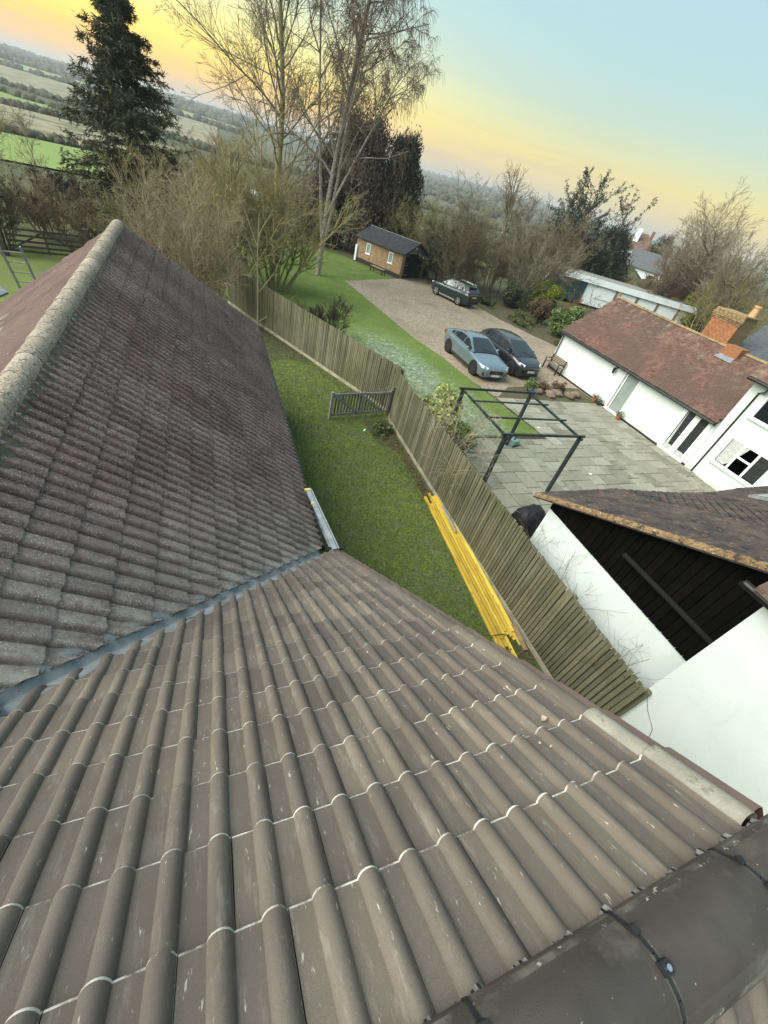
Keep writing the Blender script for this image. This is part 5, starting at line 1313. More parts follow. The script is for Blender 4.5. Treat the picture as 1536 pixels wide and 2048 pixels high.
    # door shut lines and handles
    for s_ in (1, -1):
        for x in C['shut']:
            zt = float(S(2,x)); w = float(S(3,x)); m = MB(); m.bar((x,s_*(w*.985),.30),(x,s_*(w*1.001),.18+(zt-.18)*.62),.010,.006,0,(0,s_,0)); m.bar((x,s_*(w*1.001),.18+(zt-.18)*.62),(x,s_*(w*.955),.18+(zt-.18)*.93),.010,.006,0,(0,s_,0)); m.build('door_gap', MAT['black_base'], body, W)
            w2 = float(S(3,x+.1)); m = MB(); m.box((x+.06,s_*w2*.985-.015,zt-.17),(x+.26,s_*w2*.985+.022,zt-.14)); m.build('door_handle', paint, body, W)
    return g
def mirror_boxes(L):
    out = []
    for b in L:
        out.append(b)
        if b[0] == 'box': (x0,y0,z0),(x1,y1,z1) = b[1],b[2]; out.append(('box',(x0,-y1,z0),(x1,-y0,z1)))
        elif b[0] == 'poly': out.append(('poly',[(x,-y,z) for x,y,z in b[1]],(b[2][0],-b[2][1],b[2][2])))
        elif b[0] == 'bar': out.append(('bar',(b[1][0],-b[1][1],b[1][2]),(b[2][0],-b[2][1],b[2][2]),*b[3:]))
    return out
SEDAN = dict(paint='paint_blue_grey', W=1.85, wheel=.345, ax=(1.51,-1.36), rim='rim_dark', spokes=5, trim='black_base', mirror=.62,
    body=[(2.38,.26,.60,.60),(2.34,.20,.68,.74),(2.18,.17,.755,.855),(1.9,.17,.80,.905),(1.5,.17,.85,.922),(.9,.17,.94,.925),(0,.17,.965,.925),(-.9,.17,.985,.925),(-1.5,.17,1.03,.92),(-2.0,.19,1.05,.875),(-2.28,.24,1.03,.79),(-2.36,.34,.98,.73),(-2.38,.40,.85,.68)],
    cabin=[(1.0,.955,.76),(.72,1.09,.70),(.10,1.385,.585),(-.15,1.425,.57),(-.55,1.43,.57),(-.95,1.39,.565),(-1.35,1.27,.58),(-1.85,1.07,.66)],
    pillars=[-.22,-1.30], glass=(-1.62,.70), ws=.06, rw=-1.02, shut=(-.10,-1.0),
    details=[('grille','black_base',[('box',(2.30,-.42,.40),(2.392,.42,.59))]),
        ('grille_emblem','chrome',[('bar',(2.396,.20,.42),(2.396,-.20,.57),.01,.022,0,(1,0,0))]+[('bar',(2.400,math.cos(t)*.062,.495+math.sin(t)*.062),(2.400,math.cos(t+.55)*.062,.495+math.sin(t+.55)*.062),.012,.016,0,(1,0,0)) for t in np.arange(0,6.2,.52)]),
        ('headlight','lamp_clear',mirror_boxes([('poly',[(2.335,.52,.69),(2.10,.80,.755),(2.07,.835,.70),(2.22,.78,.62),(2.345,.60,.63)],(.02,.015,.012))])),
        ('lower_intake','black_base',mirror_boxes([('poly',[(2.36,.52,.44),(2.255,.78,.47),(2.255,.78,.30),(2.36,.50,.28)],(.035,.02,0))])+[('box',(2.30,-.46,.20),(2.388,.46,.27))]),
        ('number_plate','plate_white',[('box',(2.384,-.26,.285),(2.402,.26,.390))]),
        ('tail_lamp','lamp_red',mirror_boxes([('box',(-2.385,.40,.74),(-2.28,.80,.93))])),
        ('roof_aerial','paint_blue_grey',[('poly',[(-.78,-.02,1.44),(-.95,-.02,1.435),(-.95,-.02,1.50)],(0,.04,0))]),
        ('wiper','black_base',[('bar',(.98,.5,1.0),(.80,-.15,1.10),.015,.015),('bar',(.98,-.1,1.0),(.80,-.6,1.06),.015,.015)])])
HATCH = dict(paint='paint_black', W=1.81, wheel=.345, ax=(1.40,-1.37), rim='rim_dark', spokes=6, trim='black_base', mirror=.85,
    body=[(2.16,.26,.66,.56),(2.12,.20,.74,.72),(1.98,.17,.83,.83),(1.7,.17,.91,.885),(1.3,.17,1.00,.90),(.6,.17,1.02,.905),(-.6,.17,1.03,.905),(-1.4,.17,1.07,.90),(-1.9,.2,1.09,.85),(-2.10,.28,1.06,.77),(-2.16,.38,.95,.70)],
    cabin=[(1.42,.985,.78),(1.1,1.13,.72),(.35,1.46,.60),(.1,1.52,.585),(-.5,1.545,.58),(-1.1,1.51,.58),(-1.6,1.43,.575),(-2.05,1.10,.68)],
    pillars=[-.12,-1.28], glass=(-1.72,1.05), ws=.30, rw=-1.66, shut=(.0,-.95),
    details=[('headlight','lamp_clear',mirror_boxes([('poly',[(2.06,.50,.80),(1.86,.76,.86),(1.80,.82,.80),(1.98,.76,.70),(2.10,.58,.71)],(.03,.02,.012))])),
        ('lower_intake','black_base',[('box',(2.06,-.58,.24),(2.176,.58,.36)),('box',(2.08,-.5,.60),(2.176,.5,.625))]),
        ('number_plate','plate_white',[('box',(2.166,-.26,.42),(2.186,.26,.53))]),
        ('bonnet_emblem','chrome',[('box',(2.09,-.03,.755),(2.12,.03,.765))]),
        ('tail_lamp','lamp_red',mirror_boxes([('box',(-2.15,.35,.88),(-2.02,.80,1.0))])),
        ('wiper','black_base',[('bar',(1.36,.5,1.06),(1.12,-.15,1.16),.015,.015)])])
SUV = dict(paint='paint_green', W=1.84, wheel=.345, ax=(1.36,-1.28), rim='rim_silver', spokes=5, trim='chrome', mirror=.75,
    body=[(2.19,.30,.74,.62),(2.14,.24,.86,.78),(1.95,.21,.95,.87),(1.6,.21,1.01,.905),(1.05,.21,1.06,.92),(0,.21,1.08,.92),(-1.2,.21,1.12,.92),(-1.8,.21,1.13,.90),(-2.08,.26,1.12,.84),(-2.17,.34,1.05,.80),(-2.19,.42,.9,.76)],
    cabin=[(1.15,1.04,.78),(.9,1.18,.72),(.42,1.50,.63),(.2,1.58,.62),(-.5,1.62,.615),(-1.2,1.60,.61),(-1.75,1.54,.60),(-2.10,1.13,.72)],
    pillars=[-.15,-1.02,-1.62], glass=(-1.62,.85), ws=.36, rw=-1.80, shut=(-.02,-.92),
    details=[('roof_rail','chrome',mirror_boxes([('bar',(.25,.60,1.645),(-1.60,.58,1.645),.035,.03),('bar',(.25,.60,1.60),(.25,.60,1.645),.03,.03),('bar',(-1.6,.58,1.57),(-1.6,.58,1.645),.03,.03)])),
        ('tail_lamp','lamp_red',mirror_boxes([('box',(-2.17,.50,.92),(-2.02,.815,1.06))])),
        ('number_plate','plate_yellow',[('box',(-2.205,-.26,.80),(-2.18,.26,.91))]),
        ('rear_bumper','black_base',[('box',(-2.22,-.70,.36),(-2.1,.70,.52))]),
        ('window_line','chrome',mirror_boxes([('bar',(.85,.865,1.075),(-1.6,.845,1.135),.012,.022)])),
        ('headlight','lamp_clear',mirror_boxes([('box',(2.02,.55,.82),(2.16,.80,.92))])),
        ('spoiler','paint_green',[('box',(-2.0,-.55,1.545),(-1.7,.55,1.575))])])
car((13.56,19.22,.012), math.radians(-88.6), 1.0, SEDAN, 'blue-grey saloon parked nose towards the patio, left of the black hatchback')
car((16.12,19.62,.012), math.radians(-84.0), 1.0, HATCH, 'black hatchback parked between the blue-grey saloon and the annex')
car((19.17,32.83,.012), math.radians(112), .95, SUV, 'dark green estate car with silver roof rails parked farthest, by the hedge')
# fallen leaves and twigs on the lawn, thicker along the foot of the fence
def litter():
    q = np.random.default_rng(19); n = 2600
    a = np.stack([6.05-np.abs(q.normal(0,.28,n)), q.uniform(1.2,12.4,n), q.uniform(.012,.03,n)],1)
    b = np.stack([q.uniform(1.7,6.0,500), q.uniform(4.5,15,500), q.uniform(.03,.05,500)],1)
    t = q.uniform(0,1,900); c = np.stack([6.3-3.9*t-np.abs(q.normal(0,.3,900)), 13.1+8.2*t-np.abs(q.normal(0,.2,900)), q.uniform(.012,.03,900)],1)
    P = np.concatenate([a,b,c]); k = P[:,0] > 1.7
    o = leaf_cloud('leaf_litter', P[k], .055, MAT['leaf_dead'], None, None, q, 0.0, .6)
    tag(o, 'brown fallen leaves scattered along the foot of the fence', 'leaf litter', kind='stuff')
litter()
# ------------------------------------------------------------------ trees and shrubs
THIN = .00020
def norm(a): return a/(np.linalg.norm(a, axis=-1, keepdims=True)+1e-9)
def branch(rng, p, d, L, r, seg, wob, trop, tip=.25):
    """polylines from p along d ; trop = drift added to the direction every step"""
    n = len(p); P = np.zeros((n, seg+1, 3)); P[:,0] = p; D = d.copy(); st = (L/seg)[:,None]
    tr = np.asarray(trop, float)
    for i in range(seg):
        D = norm(D+rng.normal(0, wob, (n,3))+tr); P[:,i+1] = P[:,i]+D*st
    R = r[:,None]*np.linspace(1, tip, seg+1)[None,:]
    return P, R
def spawn(rng, P, R, L, per, t0, ang, lf, rf, seg, wob, trop, tip=.25, t1=1.0, flat=0.0, angj=.15, rmin=.003):
    N, S, _ = P.shape; idx = np.repeat(np.arange(N), per); n = len(idx); t = rng.uniform(t0, t1, n)*(S-1)
    i0 = np.clip(t.astype(int), 0, S-2); f = (t-i0)[:,None]
    pos = P[idx,i0]*(1-f)+P[idx,i0+1]*f; T = norm(P[idx,i0+1]-P[idx,i0]); rad = R[idx,i0]*(1-f[:,0])+R[idx,i0+1]*f[:,0]
    v = rng.normal(0,1,(n,3)); v[:,2] *= (1-flat); perp = norm(v-(v*T).sum(1,keepdims=True)*T)
    a = ang+rng.normal(0, angj, n); d = norm(T*np.cos(a)[:,None]+perp*np.sin(a)[:,None])
    LL = L[idx]*lf*(1.15-.55*t/(S-1))*rng.uniform(.65,1.25,n); rr = np.maximum(np.minimum(rad*.8, R[idx,0]*rf)*rng.uniform(.7,1.1,n), rmin)
    C, Q = branch(rng, pos, d, LL, rr, seg, wob, trop, tip)
    return C, Q, LL
def grow(rng, base, spec, trunks):
    """trunks: list of (offset, direction, length, radius) ; spec: dict list per level ; returns list of (P,R,sides)"""
    out = []; p = np.array([np.array(base)+np.array(o) for o,_,_,_ in trunks]); d = norm(np.array([t[1] for t in trunks], float)); L = np.array([t[2] for t in trunks], float); r = np.array([t[3] for t in trunks], float)
    s = spec[0]; P, R = branch(rng, p, d, L, r, s['seg'], s['wob'], s.get('trop',(0,0,.02)), s.get('tip',.2)); out.append((P,R,s.get('k',7)))
    for s in spec[1:]:
        src = out[s['of']] if 'of' in s else out[-1]
        Ls = np.linalg.norm(np.diff(src[0],axis=1),axis=2).sum(1)
        C, Q, _ = spawn(rng, src[0], src[1], Ls, s['per'], s.get('t0',.3), s['ang'], s['lf'], s.get('rf',.5), s['seg'], s['wob'], s.get('trop',(0,0,.02)), s.get('tip',.3), s.get('t1',1.0), s.get('flat',0), s.get('angj',.18), s.get('rmin',.004))
        out.append((C,Q,s.get('k',3)))
    return out
def wood(name, levels, mat, parent):
    Vs, Fs, b = [], [], 0
    for (P,R,k) in levels:
        R = np.maximum(R, THIN*np.linalg.norm(P-np.array([0,0,CAM_H]),axis=2))      # the finest twigs stand for small bundles
        V, Q = tubes(P, R, k); Vs.append(V); Fs.append(Q+b); b += len(V)
    return ob(name, mesh(name, np.concatenate(Vs), np.concatenate(Fs), mat, False), parent)
def bare_tree(name, base, label, spec, trunks, mat, seed, cat='tree', group=None, twig_mat=None, leaf=None, split=1):
    rng = np.random.default_rng(seed); g = empty(name, base, 0, label, cat, group)
    lv = grow(rng, base, spec, trunks)
    wood('trunk', lv[:split], MAT[mat], g); wood('crown', lv[split:], MAT[twig_mat or mat], g)
    if leaf:
        m, n, size, lev = leaf; P = lv[lev][0]; i = rng.integers(0, len(P), n); j = rng.integers(max(0,P.shape[1]//2-1), P.shape[1], n); leaf_cloud('leaves', P[i,j]+rng.normal(0,.05,(n,3)), size, MAT[m], g, None, rng)
    return g, lv
def shrub_trunks(rng, n, spread, lean, L, r):
    t = []
    for i in range(n):
        a = rng.uniform(0, 2*PI); q = rng.uniform(0,1); t.append(((math.cos(a)*spread*q, math.sin(a)*spread*q, 0), (math.cos(a)*lean*q, math.sin(a)*lean*q, 1), L*rng.uniform(.75,1.1), r*rng.uniform(.6,1.1)))
    return t
def blob_leaves(name, label, base, rad, h, n, size, mat, seed, cat='shrub', group=None, clumps=26, stem='bark_dark', aspect=.5, low=.1, hollow=.45):
    """evergreen bush: leaves in uneven clumps through an ellipsoid of radius rad (x,y) and height h"""
    rng = np.random.default_rng(seed); g = empty(name, base, 0, label, cat, group); b = np.array(base)
    c = norm(rng.normal(0,1,(clumps,3)))*rng.uniform(hollow,1,(clumps,1)); c[:,2] = np.abs(c[:,2])*rng.uniform(.2,1,clumps) if low > .5 else c[:,2]
    ctr = b+np.array([0,0,h*.5])+c*np.array([rad[0]*.8,rad[1]*.8,h*.42]); cs = rng.uniform(.16,.34,clumps)*min(rad[0],rad[1],h*.6)*1.3
    k = rng.integers(0,clumps,n); P = ctr[k]+norm(rng.normal(0,1,(n,3)))*(cs[k]*rng.uniform(.35,1.0,n)**.5)[:,None]
    P[:,2] = np.maximum(P[:,2], b[2]+.05)
    leaf_cloud('leaves', P, size, MAT[mat], g, None, rng, .3, aspect)
    T = [(tuple(np.array([0,0,0.])), tuple((q-b)*np.array([1,1,1.2])), float(np.linalg.norm(q-b))*.9, .02+.012*h/2) for q in ctr[:min(14,clumps)]]
    lv = grow(rng, base, [dict(seg=4,wob=.08,k=4)], T); wood('stems', lv, MAT[stem], g)
    return g
def at(az, dist, z=None):
    a = math.radians(az); x, y = math.sin(a)*dist, math.cos(a)*dist; return (x, y, float(land(x,y)) if z is None else z)
# --- spruce
def spruce():
    rng = np.random.default_rng(21); base = at(-6.0, 33.5); b = np.array(base); Ht = 10.7; g = empty('spruce_tree', base, 0, 'tall dark green spruce standing against the yellow sky', 'tree')
    T, R = branch(rng, b[None], np.array([[.01,0,1.]]), np.array([Ht]), np.array([.20]), 12, .01, (0,0,0), .1); wood('trunk', [(T,R,8)], MAT['bark_dark'], g)
    n = 400; t = np.sort(rng.uniform(.06,.985,n)); az = rng.uniform(0,2*PI,n); 
    pos = np.stack([np.interp(t, np.linspace(0,1,13), T[0,:,q]) for q in range(3)],1)
    Lr = np.minimum(5.2*(1-t)**.9+.14, 3.0)*rng.uniform(.5,1.15,n); Lr *= np.where((t > .30) & (t < .62) & (np.cos(az-1.2) > .3), .72, 1)
    el = .10+.55*t**2; d = norm(np.stack([np.cos(az)*np.cos(el), np.sin(az)*np.cos(el), np.sin(el)*1.0],1))
    P, R2 = branch(rng, pos, d, Lr, .035*(1-t)+.012, 7, .05, (0,0,-.075), .2)
    P[:,4:,2] += (np.arange(4)*.05)[None,:]*Lr[:,None]*.35
    S, SR, _ = spawn(rng, P, R2, Lr, 11, .22, .95, .30, .5, 3, .08, (0,0,-.10), .3, flat=.75)
    wood('branches', [(P,R2,4),(S,SR,3)], MAT['bark_dark'], g)
    Q = np.concatenate([S.reshape(-1,3), P[:,3:].reshape(-1,3)]); Dr = np.concatenate([np.gradient(S,axis=1).reshape(-1,3), np.gradient(P,axis=1)[:,3:].reshape(-1,3)])
    k = rng.integers(0, len(Q), 80000); p = Q[k]+rng.normal(0,.05,(len(k),3)); dd = norm(norm(Dr[k])+rng.normal(0,.45,(len(k),3))+np.array([0,0,-.25])); e = norm(np.cross(dd, rng.normal(0,1,(len(k),3))))
    s = rng.uniform(.12,.27,(len(k),1)); V = np.stack([p-e*s*.12, p+e*s*.12, p+dd*s],1).reshape(-1,3)
    ob('needles', mesh('needles', V, np.arange(3*len(k)).reshape(-1,3), MAT['leaf_spruce']), g)
spruce()
# --- the bare trees
SP_TREE = [dict(seg=10,wob=.045,k=9,trop=(0,0,.01),tip=.22), dict(per=38,t0=.20,ang=.85,lf=.40,rf=.24,seg=7,wob=.09,trop=(0,0,.06),k=5), dict(per=9,t0=.2,ang=.6,lf=.45,rf=.5,seg=5,wob=.12,trop=(0,0,.04),k=3,rmin=.008), dict(per=7,t0=.15,ang=.6,lf=.5,rf=.6,seg=4,wob=.14,trop=(0,0,.02),k=3,rmin=.006), dict(per=3,t0=.2,ang=.55,lf=.5,rf=.7,seg=2,wob=.14,k=3,rmin=.005)]
b = (5.0,35.8,0); bare_tree('lime_tree', b, 'tallest bare tree with a straight trunk left of the birch', SP_TREE, [((0,0,0),(.02,0,1),17.5,.26)], 'bark_olive', 5, twig_mat='bark_grey')
SP_MULTI = [dict(seg=8,wob=.06,k=6,trop=(0,0,.02),tip=.25), dict(per=9,t0=.15,ang=.6,lf=.5,rf=.5,seg=6,wob=.11,trop=(0,0,.05),k=4,rmin=.009), dict(per=8,t0=.1,ang=.65,lf=.5,rf=.6,seg=4,wob=.15,trop=(0,0,.03),k=3,rmin=.007), dict(per=5,t0=.15,ang=.6,lf=.5,rf=.7,seg=3,wob=.16,k=3,rmin=.0055)]
rng = np.random.default_rng(3)
b = (-.75,21.8,0); bare_tree('coppiced_shrub', b, 'dense tan bare shrub of many upright stems behind the older roof ridge', SP_MULTI, shrub_trunks(rng, 20, 1.1, .42, 4.3, .05), 'bark_tan', 8, 'shrub')
b = (3.9,28.0,0); bare_tree('fruit_tree', b, 'wide low bare tree with olive lichened twigs before the tall tree', SP_MULTI, [((0,0,0),(-.05,.1,1),7.0,.13)]+shrub_trunks(rng, 17, .9, .72, 5.6, .08), 'bark_olive', 9)
b = (1.6,27.0,0); bare_tree('fruit_tree', b, 'bare lichened tree between the coppiced shrub and the tall tree', SP_MULTI, [((0,0,0),(.05,.1,1),6.2,.12)]+shrub_trunks(rng, 13, .8, .7, 4.8, .07), 'bark_olive', 10)
b = (2.25,21.0,0); bare_tree('sapling', b, 'slender pale bare sapling at the far corner of the older roof', [dict(seg=6,wob=.04,k=6,tip=.3), dict(per=6,t0=.15,ang=.75,lf=.5,rf=.6,seg=5,wob=.08,trop=(0,0,.06),k=4,rmin=.008), dict(per=3,t0=.3,ang=.6,lf=.45,seg=3,wob=.1,k=3,rmin=.006)], [((0,0,0),(.02,-.02,1),4.6,.045),((0,0,.25),(.7,-.2,.6),1.9,.03)], 'twig_pale', 4)
# birch: leaning white stem, long hanging twigs
def birch():
    base = (7.8,33.5,0); rngb = np.random.default_rng(31); g = empty('birch_tree', base, 0, 'leaning silver birch with white limbs and long hanging twigs', 'tree')
    tr = [((0,0,0),(.06,.0,1),15.5,.20),((.10,0,1.6),(.22,-.05,1),13.5,.14),((.10,0,3.6),(.42,-.12,1),9.5,.10),((.05,0,2.2),(-.10,.1,1),14.0,.13)]
    sp = [dict(seg=10,wob=.04,k=8,trop=(.012,0,.02),tip=.15), dict(per=16,t0=.34,ang=.72,lf=.34,rf=.40,seg=7,wob=.10,trop=(.015,0,.02),k=5,rmin=.012), dict(per=8,t0=.25,ang=.7,lf=.42,rf=.5,seg=5,wob=.12,trop=(0,0,-.08),k=3,rmin=.008), dict(per=11,t0=.2,ang=.9,lf=.8,rf=.6,seg=5,wob=.05,trop=(0,0,-.42),k=3,rmin=.0048,tip=.5)]
    lv = grow(rngb, base, sp, tr); wood('trunk', lv[:1], MAT['bark_birch'], g); wood('limbs', lv[1:2], MAT['bark_birch'], g); wood('crown', lv[2:], MAT['bark_purple'], g)
birch()
# pine behind: bare stem, dark tufts
def pine():
    base = at(14.2, 47); b = np.array(base); rngp = np.random.default_rng(41); g = empty('pine_tree', base, 0, 'tall thin pine behind the birch with dark needle tufts high up', 'tree')
    lv = grow(rngp, base, [dict(seg=10,wob=.03,k=7,tip=.25), dict(per=22,t0=.5,ang=1.1,lf=.17,rf=.4,seg=5,wob=.12,trop=(0,0,.06),k=4,rmin=.02), dict(per=5,t0=.4,ang=.7,lf=.4,seg=3,wob=.12,k=3,rmin=.01)], [((0,0,0),(.05,0,1),20,.22)])
    wood('trunk', lv[:1], MAT['bark_dark'], g); wood('branches', lv[1:], MAT['bark_dark'], g)
    P = lv[2][0][:,-1]; k = rngp.integers(0,len(P),7500); leaf_cloud('needles', P[k]+rngp.normal(0,.22,(7500,3)), .17, MAT['leaf_yew'], g, None, rngp, .5, .25)
pine()
# big yew / cypress clump, purple brown on the birch side
def cypress(name, base, label, rad, h, mat, seed, n=26000, lean=.0, cat='tree', group=None):
    rngc = np.random.default_rng(seed); b = np.array(base); g = empty(name, base, 0, label, cat, group)
    m = 260; t = rngc.uniform(0,1,m)**.8; az = rngc.uniform(0,2*PI,m); r = rad*np.clip(1-np.clip(t-.12,0,1)**1.7,.06,1)**.75*rngc.uniform(.5,1.08,m)
    ctr = b+np.stack([np.cos(az)*r+lean*t, np.sin(az)*r, t*h*.92],1); s = rngc.uniform(.35,.75,m)*rad*.28
    k = rngc.integers(0,m,n); off = rngc.normal(0,1,(n,3))*s[k][:,None]*np.array([.55,.55,1.0]); P = ctr[k]+off; P[:,2] = np.maximum(P[:,2], b[2])
    d = norm(rngc.normal(0,.55,(n,3))+np.array([0,0,1.])+norm(off)*.6); e = norm(np.cross(d, rngc.normal(0,1,(n,3)))); q = rngc.uniform(.16,.38,(n,1))
    V = np.stack([P-e*q*.2, P+e*q*.2, P+d*q],1).reshape(-1,3); ob('foliage', mesh('foliage', V, np.arange(3*n).reshape(-1,3), MAT[mat]), g)
    lv = grow(rngc, base, [dict(seg=6,wob=.03,k=7)], [((0,0,0),(.01,0,1),h*.9,.22)]); wood('trunk', lv, MAT['bark_dark'], g); return g
MAT['leaf_purple'] = simple('leaf_purple', (.100,.072,.058), (.060,.048,.036), 1.4, .9)
cypress('yew_tree', at(16.4,50.5), 'broad purple-brown evergreen mass behind the brick garage', 5.0, 10.4, 'leaf_purple', 51, 34000)
cypress('cypress_tree', at(21.0,51.5), 'dark green feathery cypress right of the purple evergreen', 2.8, 10.2, 'leaf_yew', 52)
cypress('cypress_tree', at(13.4,49), 'dull brown evergreen half hidden behind the birch stem', 2.0, 7.2, 'leaf_purple', 53, 14000)
# hedgerow right of the garage
SP_SHRUB = [dict(seg=6,wob=.08,k=5,trop=(0,0,.03),tip=.25), dict(per=10,t0=.12,ang=.55,lf=.55,rf=.55,seg=4,wob=.12,trop=(0,0,.05),k=3,rmin=.011), dict(per=8,t0=.1,ang=.6,lf=.5,rf=.65,seg=3,wob=.15,k=3,rmin=.0085), dict(per=4,t0=.1,ang=.6,lf=.5,rf=.7,seg=2,wob=.15,k=3,rmin=.007)]
def shrub(name, base, label, n, spread, lean, L, r, mat, seed, leaf=None, cat='shrub', group=None, spec=None):
    q = np.random.default_rng(seed); return bare_tree(name, base, label, spec or SP_SHRUB, shrub_trunks(q, n, spread, lean, L, r), mat, seed, cat, group, leaf=leaf)
HG = 'shrubs of the hedgerow by the drive'
shrub('hedge_shrub', at(25.6,48), 'olive-brown bare shrub rising right behind the garage roof', 14, 1.7, .5, 4.6, .05, 'bark_olive', 61, ('leaf_ivy',1500,.14,2), group=HG)
shrub('hedge_shrub', at(28.6,45), 'tan bare shrub with ivy directly behind the dark green car', 14, 1.6, .55, 3.9, .05, 'bark_tan', 62, ('leaf_ivy',2200,.14,2), group=HG)
shrub('hedge_shrub', at(30.2,46), 'tall thin upright bare saplings above the hedge, against the far hills', 14, 1.5, .2, 5.8, .04, 'bark_grey', 63, group=HG)
shrub('hedge_shrub', at(31.0,41.5), 'brown bare shrub right of the dark green car', 13, 1.5, .6, 4.2, .05, 'bark_brown', 64, ('leaf_ivy',1800,.13,2), group=HG)
shrub('hedge_shrub', at(27.6,42.5), 'dark ivy-grown bush squeezed beside the garage side gate', 9, .8, .4, 3.4, .05, 'bark_dark', 65, ('leaf_ivy',5200,.15,2), group=HG)
shrub('hedge_shrub', at(34.3,46.5), 'brown twiggy shrub left of the spreading bare tree', 14, 1.7, .55, 4.2, .05, 'bark_brown', 66, group=HG)
blob_leaves('ivy_bush', 'low dark ivy bush at the edge of the drive behind the dark green car', at(29.6,38.6), (1.5,1.2), 1.6, 5200, .13, 'leaf_ivy', 67)
# bare ash on the skyline, spreading tree by the shed
b = at(33.6,62); bare_tree('ash_tree', b, 'round-headed bare tree on the skyline above the hedge', [dict(seg=7,wob=.05,k=7,tip=.3), dict(per=17,t0=.38,ang=.75,lf=.55,rf=.5,seg=6,wob=.08,trop=(0,0,.07),k=4,rmin=.02), dict(per=7,t0=.25,ang=.55,lf=.5,rf=.6,seg=4,wob=.1,k=3,rmin=.014), dict(per=5,t0=.2,ang=.5,lf=.5,rf=.7,seg=2,wob=.1,k=3,rmin=.010)], [((0,0,0),(0,0,1),7.9-b[2]*.9,.24)], 'bark_grey', 71)
b = (27.0,34.8,0); bare_tree('spreading_tree', b, 'wide bare grey-brown tree with twin pale stems beside the flat-roofed outbuilding', SP_MULTI, [((0,0,0),(.15,-.1,1),5.2,.13),((0.1,0,0),(.55,-.25,1),5.0,.10),((0,.1,0),(-.35,.3,1),5.0,.10),((0,0,.6),(.8,.1,1),5.0,.09),((0,0,.8),(-.2,-.5,1),4.6,.08),((0,0,.9),(.3,.7,1),4.8,.08),((0,0,1.2),(-.7,-.1,1),4.4,.07),((0,0,1.3),(.9,-.4,.9),4.4,.07)], 'bark_grey', 72)
b = at(39.2,47.5); bare_tree('spreading_tree', b, 'bare brown tree left of the dark holly', SP_MULTI, shrub_trunks(np.random.default_rng(5), 12, .9, .6, 7.2, .09), 'bark_brown', 73)
def holly(name, base, label, rad, h, seed, n=21000, mat='leaf_holly'):
    rngh = np.random.default_rng(seed); g = empty(name, base, 0, label, 'tree'); b = np.array(base)
    T = [((0,0,0),(math.cos(a)*.42,math.sin(a)*.42,1),h*.78*rngh.uniform(.75,1.12),.09) for a in np.arange(0,6.2,.6)]+[((0,0,0),(0,0,1),h*.95,.12)]
    lv = grow(rngh, base, [dict(seg=7,wob=.06,k=5,trop=(0,0,.04)), dict(per=13,t0=.18,ang=.7,lf=.34*rad/2.4,seg=4,wob=.1,trop=(0,0,.05),k=3,rmin=.012), dict(per=5,t0=.2,ang=.6,lf=.5,seg=3,wob=.1,k=3,rmin=.008)], T)
    wood('trunk', lv[:1], MAT['bark_dark'], g); wood('branches', lv[1:], MAT['bark_dark'], g)
    P = lv[2][0][:,1:].reshape(-1,3); k = rngh.integers(0,len(P),n); leaf_cloud('leaves', P[k]+rngh.normal(0,.10,(n,3)), .20, MAT[mat], g, None, rngh, .3, .5); return g
holly('holly_tree', at(41.8,66), 'tall dark glossy holly left of the distant cream house', 3.6, 11.6, 81, 30000)
cypress('evergreen_tree', at(45.4,70), 'low dark rounded evergreen between the holly and the cream house', 3.4, 8.2, 'leaf_yew', 82, 16000)
cypress('evergreen_tree', at(49.8,112), 'dark evergreen clump behind the cream house roof', 3.0, 9.6, 'leaf_yew', 83, 9000)
# right: gardens beyond the outbuilding
RG = 'bare shrubs beyond the flat-roofed outbuilding'
shrub('garden_shrub', at(51.4,68), 'brown bare shrub below the distant cream house', 15, 2.2, .5, 3.6, .06, 'bark_brown', 91, group=RG)
shrub('garden_shrub', at(52.6,66), 'purple-brown bare shrub in the middle of the garden beyond the outbuilding', 16, 2.8, .6, 6.4, .06, 'bark_purple', 92, group=RG)
shrub('garden_shrub', at(53.8,72), 'pale tan bare tree crown against the sky, left of the big bare tree', 15, 2.4, .45, 9.0, .08, 'bark_tan', 93, group=RG)
shrub('garden_shrub', at(49.2,66), 'dull green-brown shrub left of the purple-brown shrub', 10, 1.5, .55, 1.8, .03, 'bark_olive', 94, group=RG)
shrub('garden_shrub', at(58.6,60), 'olive bare bush at the right edge behind the chimney', 16, 3.0, .6, 6.0, .06, 'bark_olive', 96, group=RG)
b = at(56.0,67); bare_tree('apple_tree', b, 'big bare tree with twisting dark limbs at the right edge', [dict(seg=8,wob=.09,k=7,tip=.25), dict(per=12,t0=.22,ang=.75,lf=.5,rf=.5,seg=7,wob=.14,trop=(0,0,.05),k=4,rmin=.018), dict(per=7,t0=.2,ang=.6,lf=.5,rf=.55,seg=5,wob=.16,trop=(0,0,.04),k=3,rmin=.011), dict(per=4,t0=.2,ang=.55,lf=.5,rf=.7,seg=3,wob=.16,k=3,rmin=.008)], [((0,0,0),(-.05,.05,1),10.5,.30),((0,0,.4),(.6,-.3,1),10.5,.24),((0,0,.7),(-.55,.4,1),9.6,.20),((0,0,1.0),(.1,.5,1),10.8,.18)], 'bark_grey', 95)
b = at(60.0,62); bare_tree('apple_tree', b, 'bare grey tree leaning in from the right edge', SP_MULTI, [((0,0,0),(-.3,.2,1),9.5,.22),((0,0,.4),(-.7,.3,.9),8.8,.16),((0,0,.6),(.1,.4,1),8.8,.16),((0,0,.3),(-.2,-.3,1),8.0,.14)], 'bark_grey', 97)
blob_leaves('lime_bush', 'rounded yellow-green bush under the big bare tree at the right', at(55.6,64.5), (2.3,2.0), 4.0, 7500, .19, 'leaf_lime', 101)
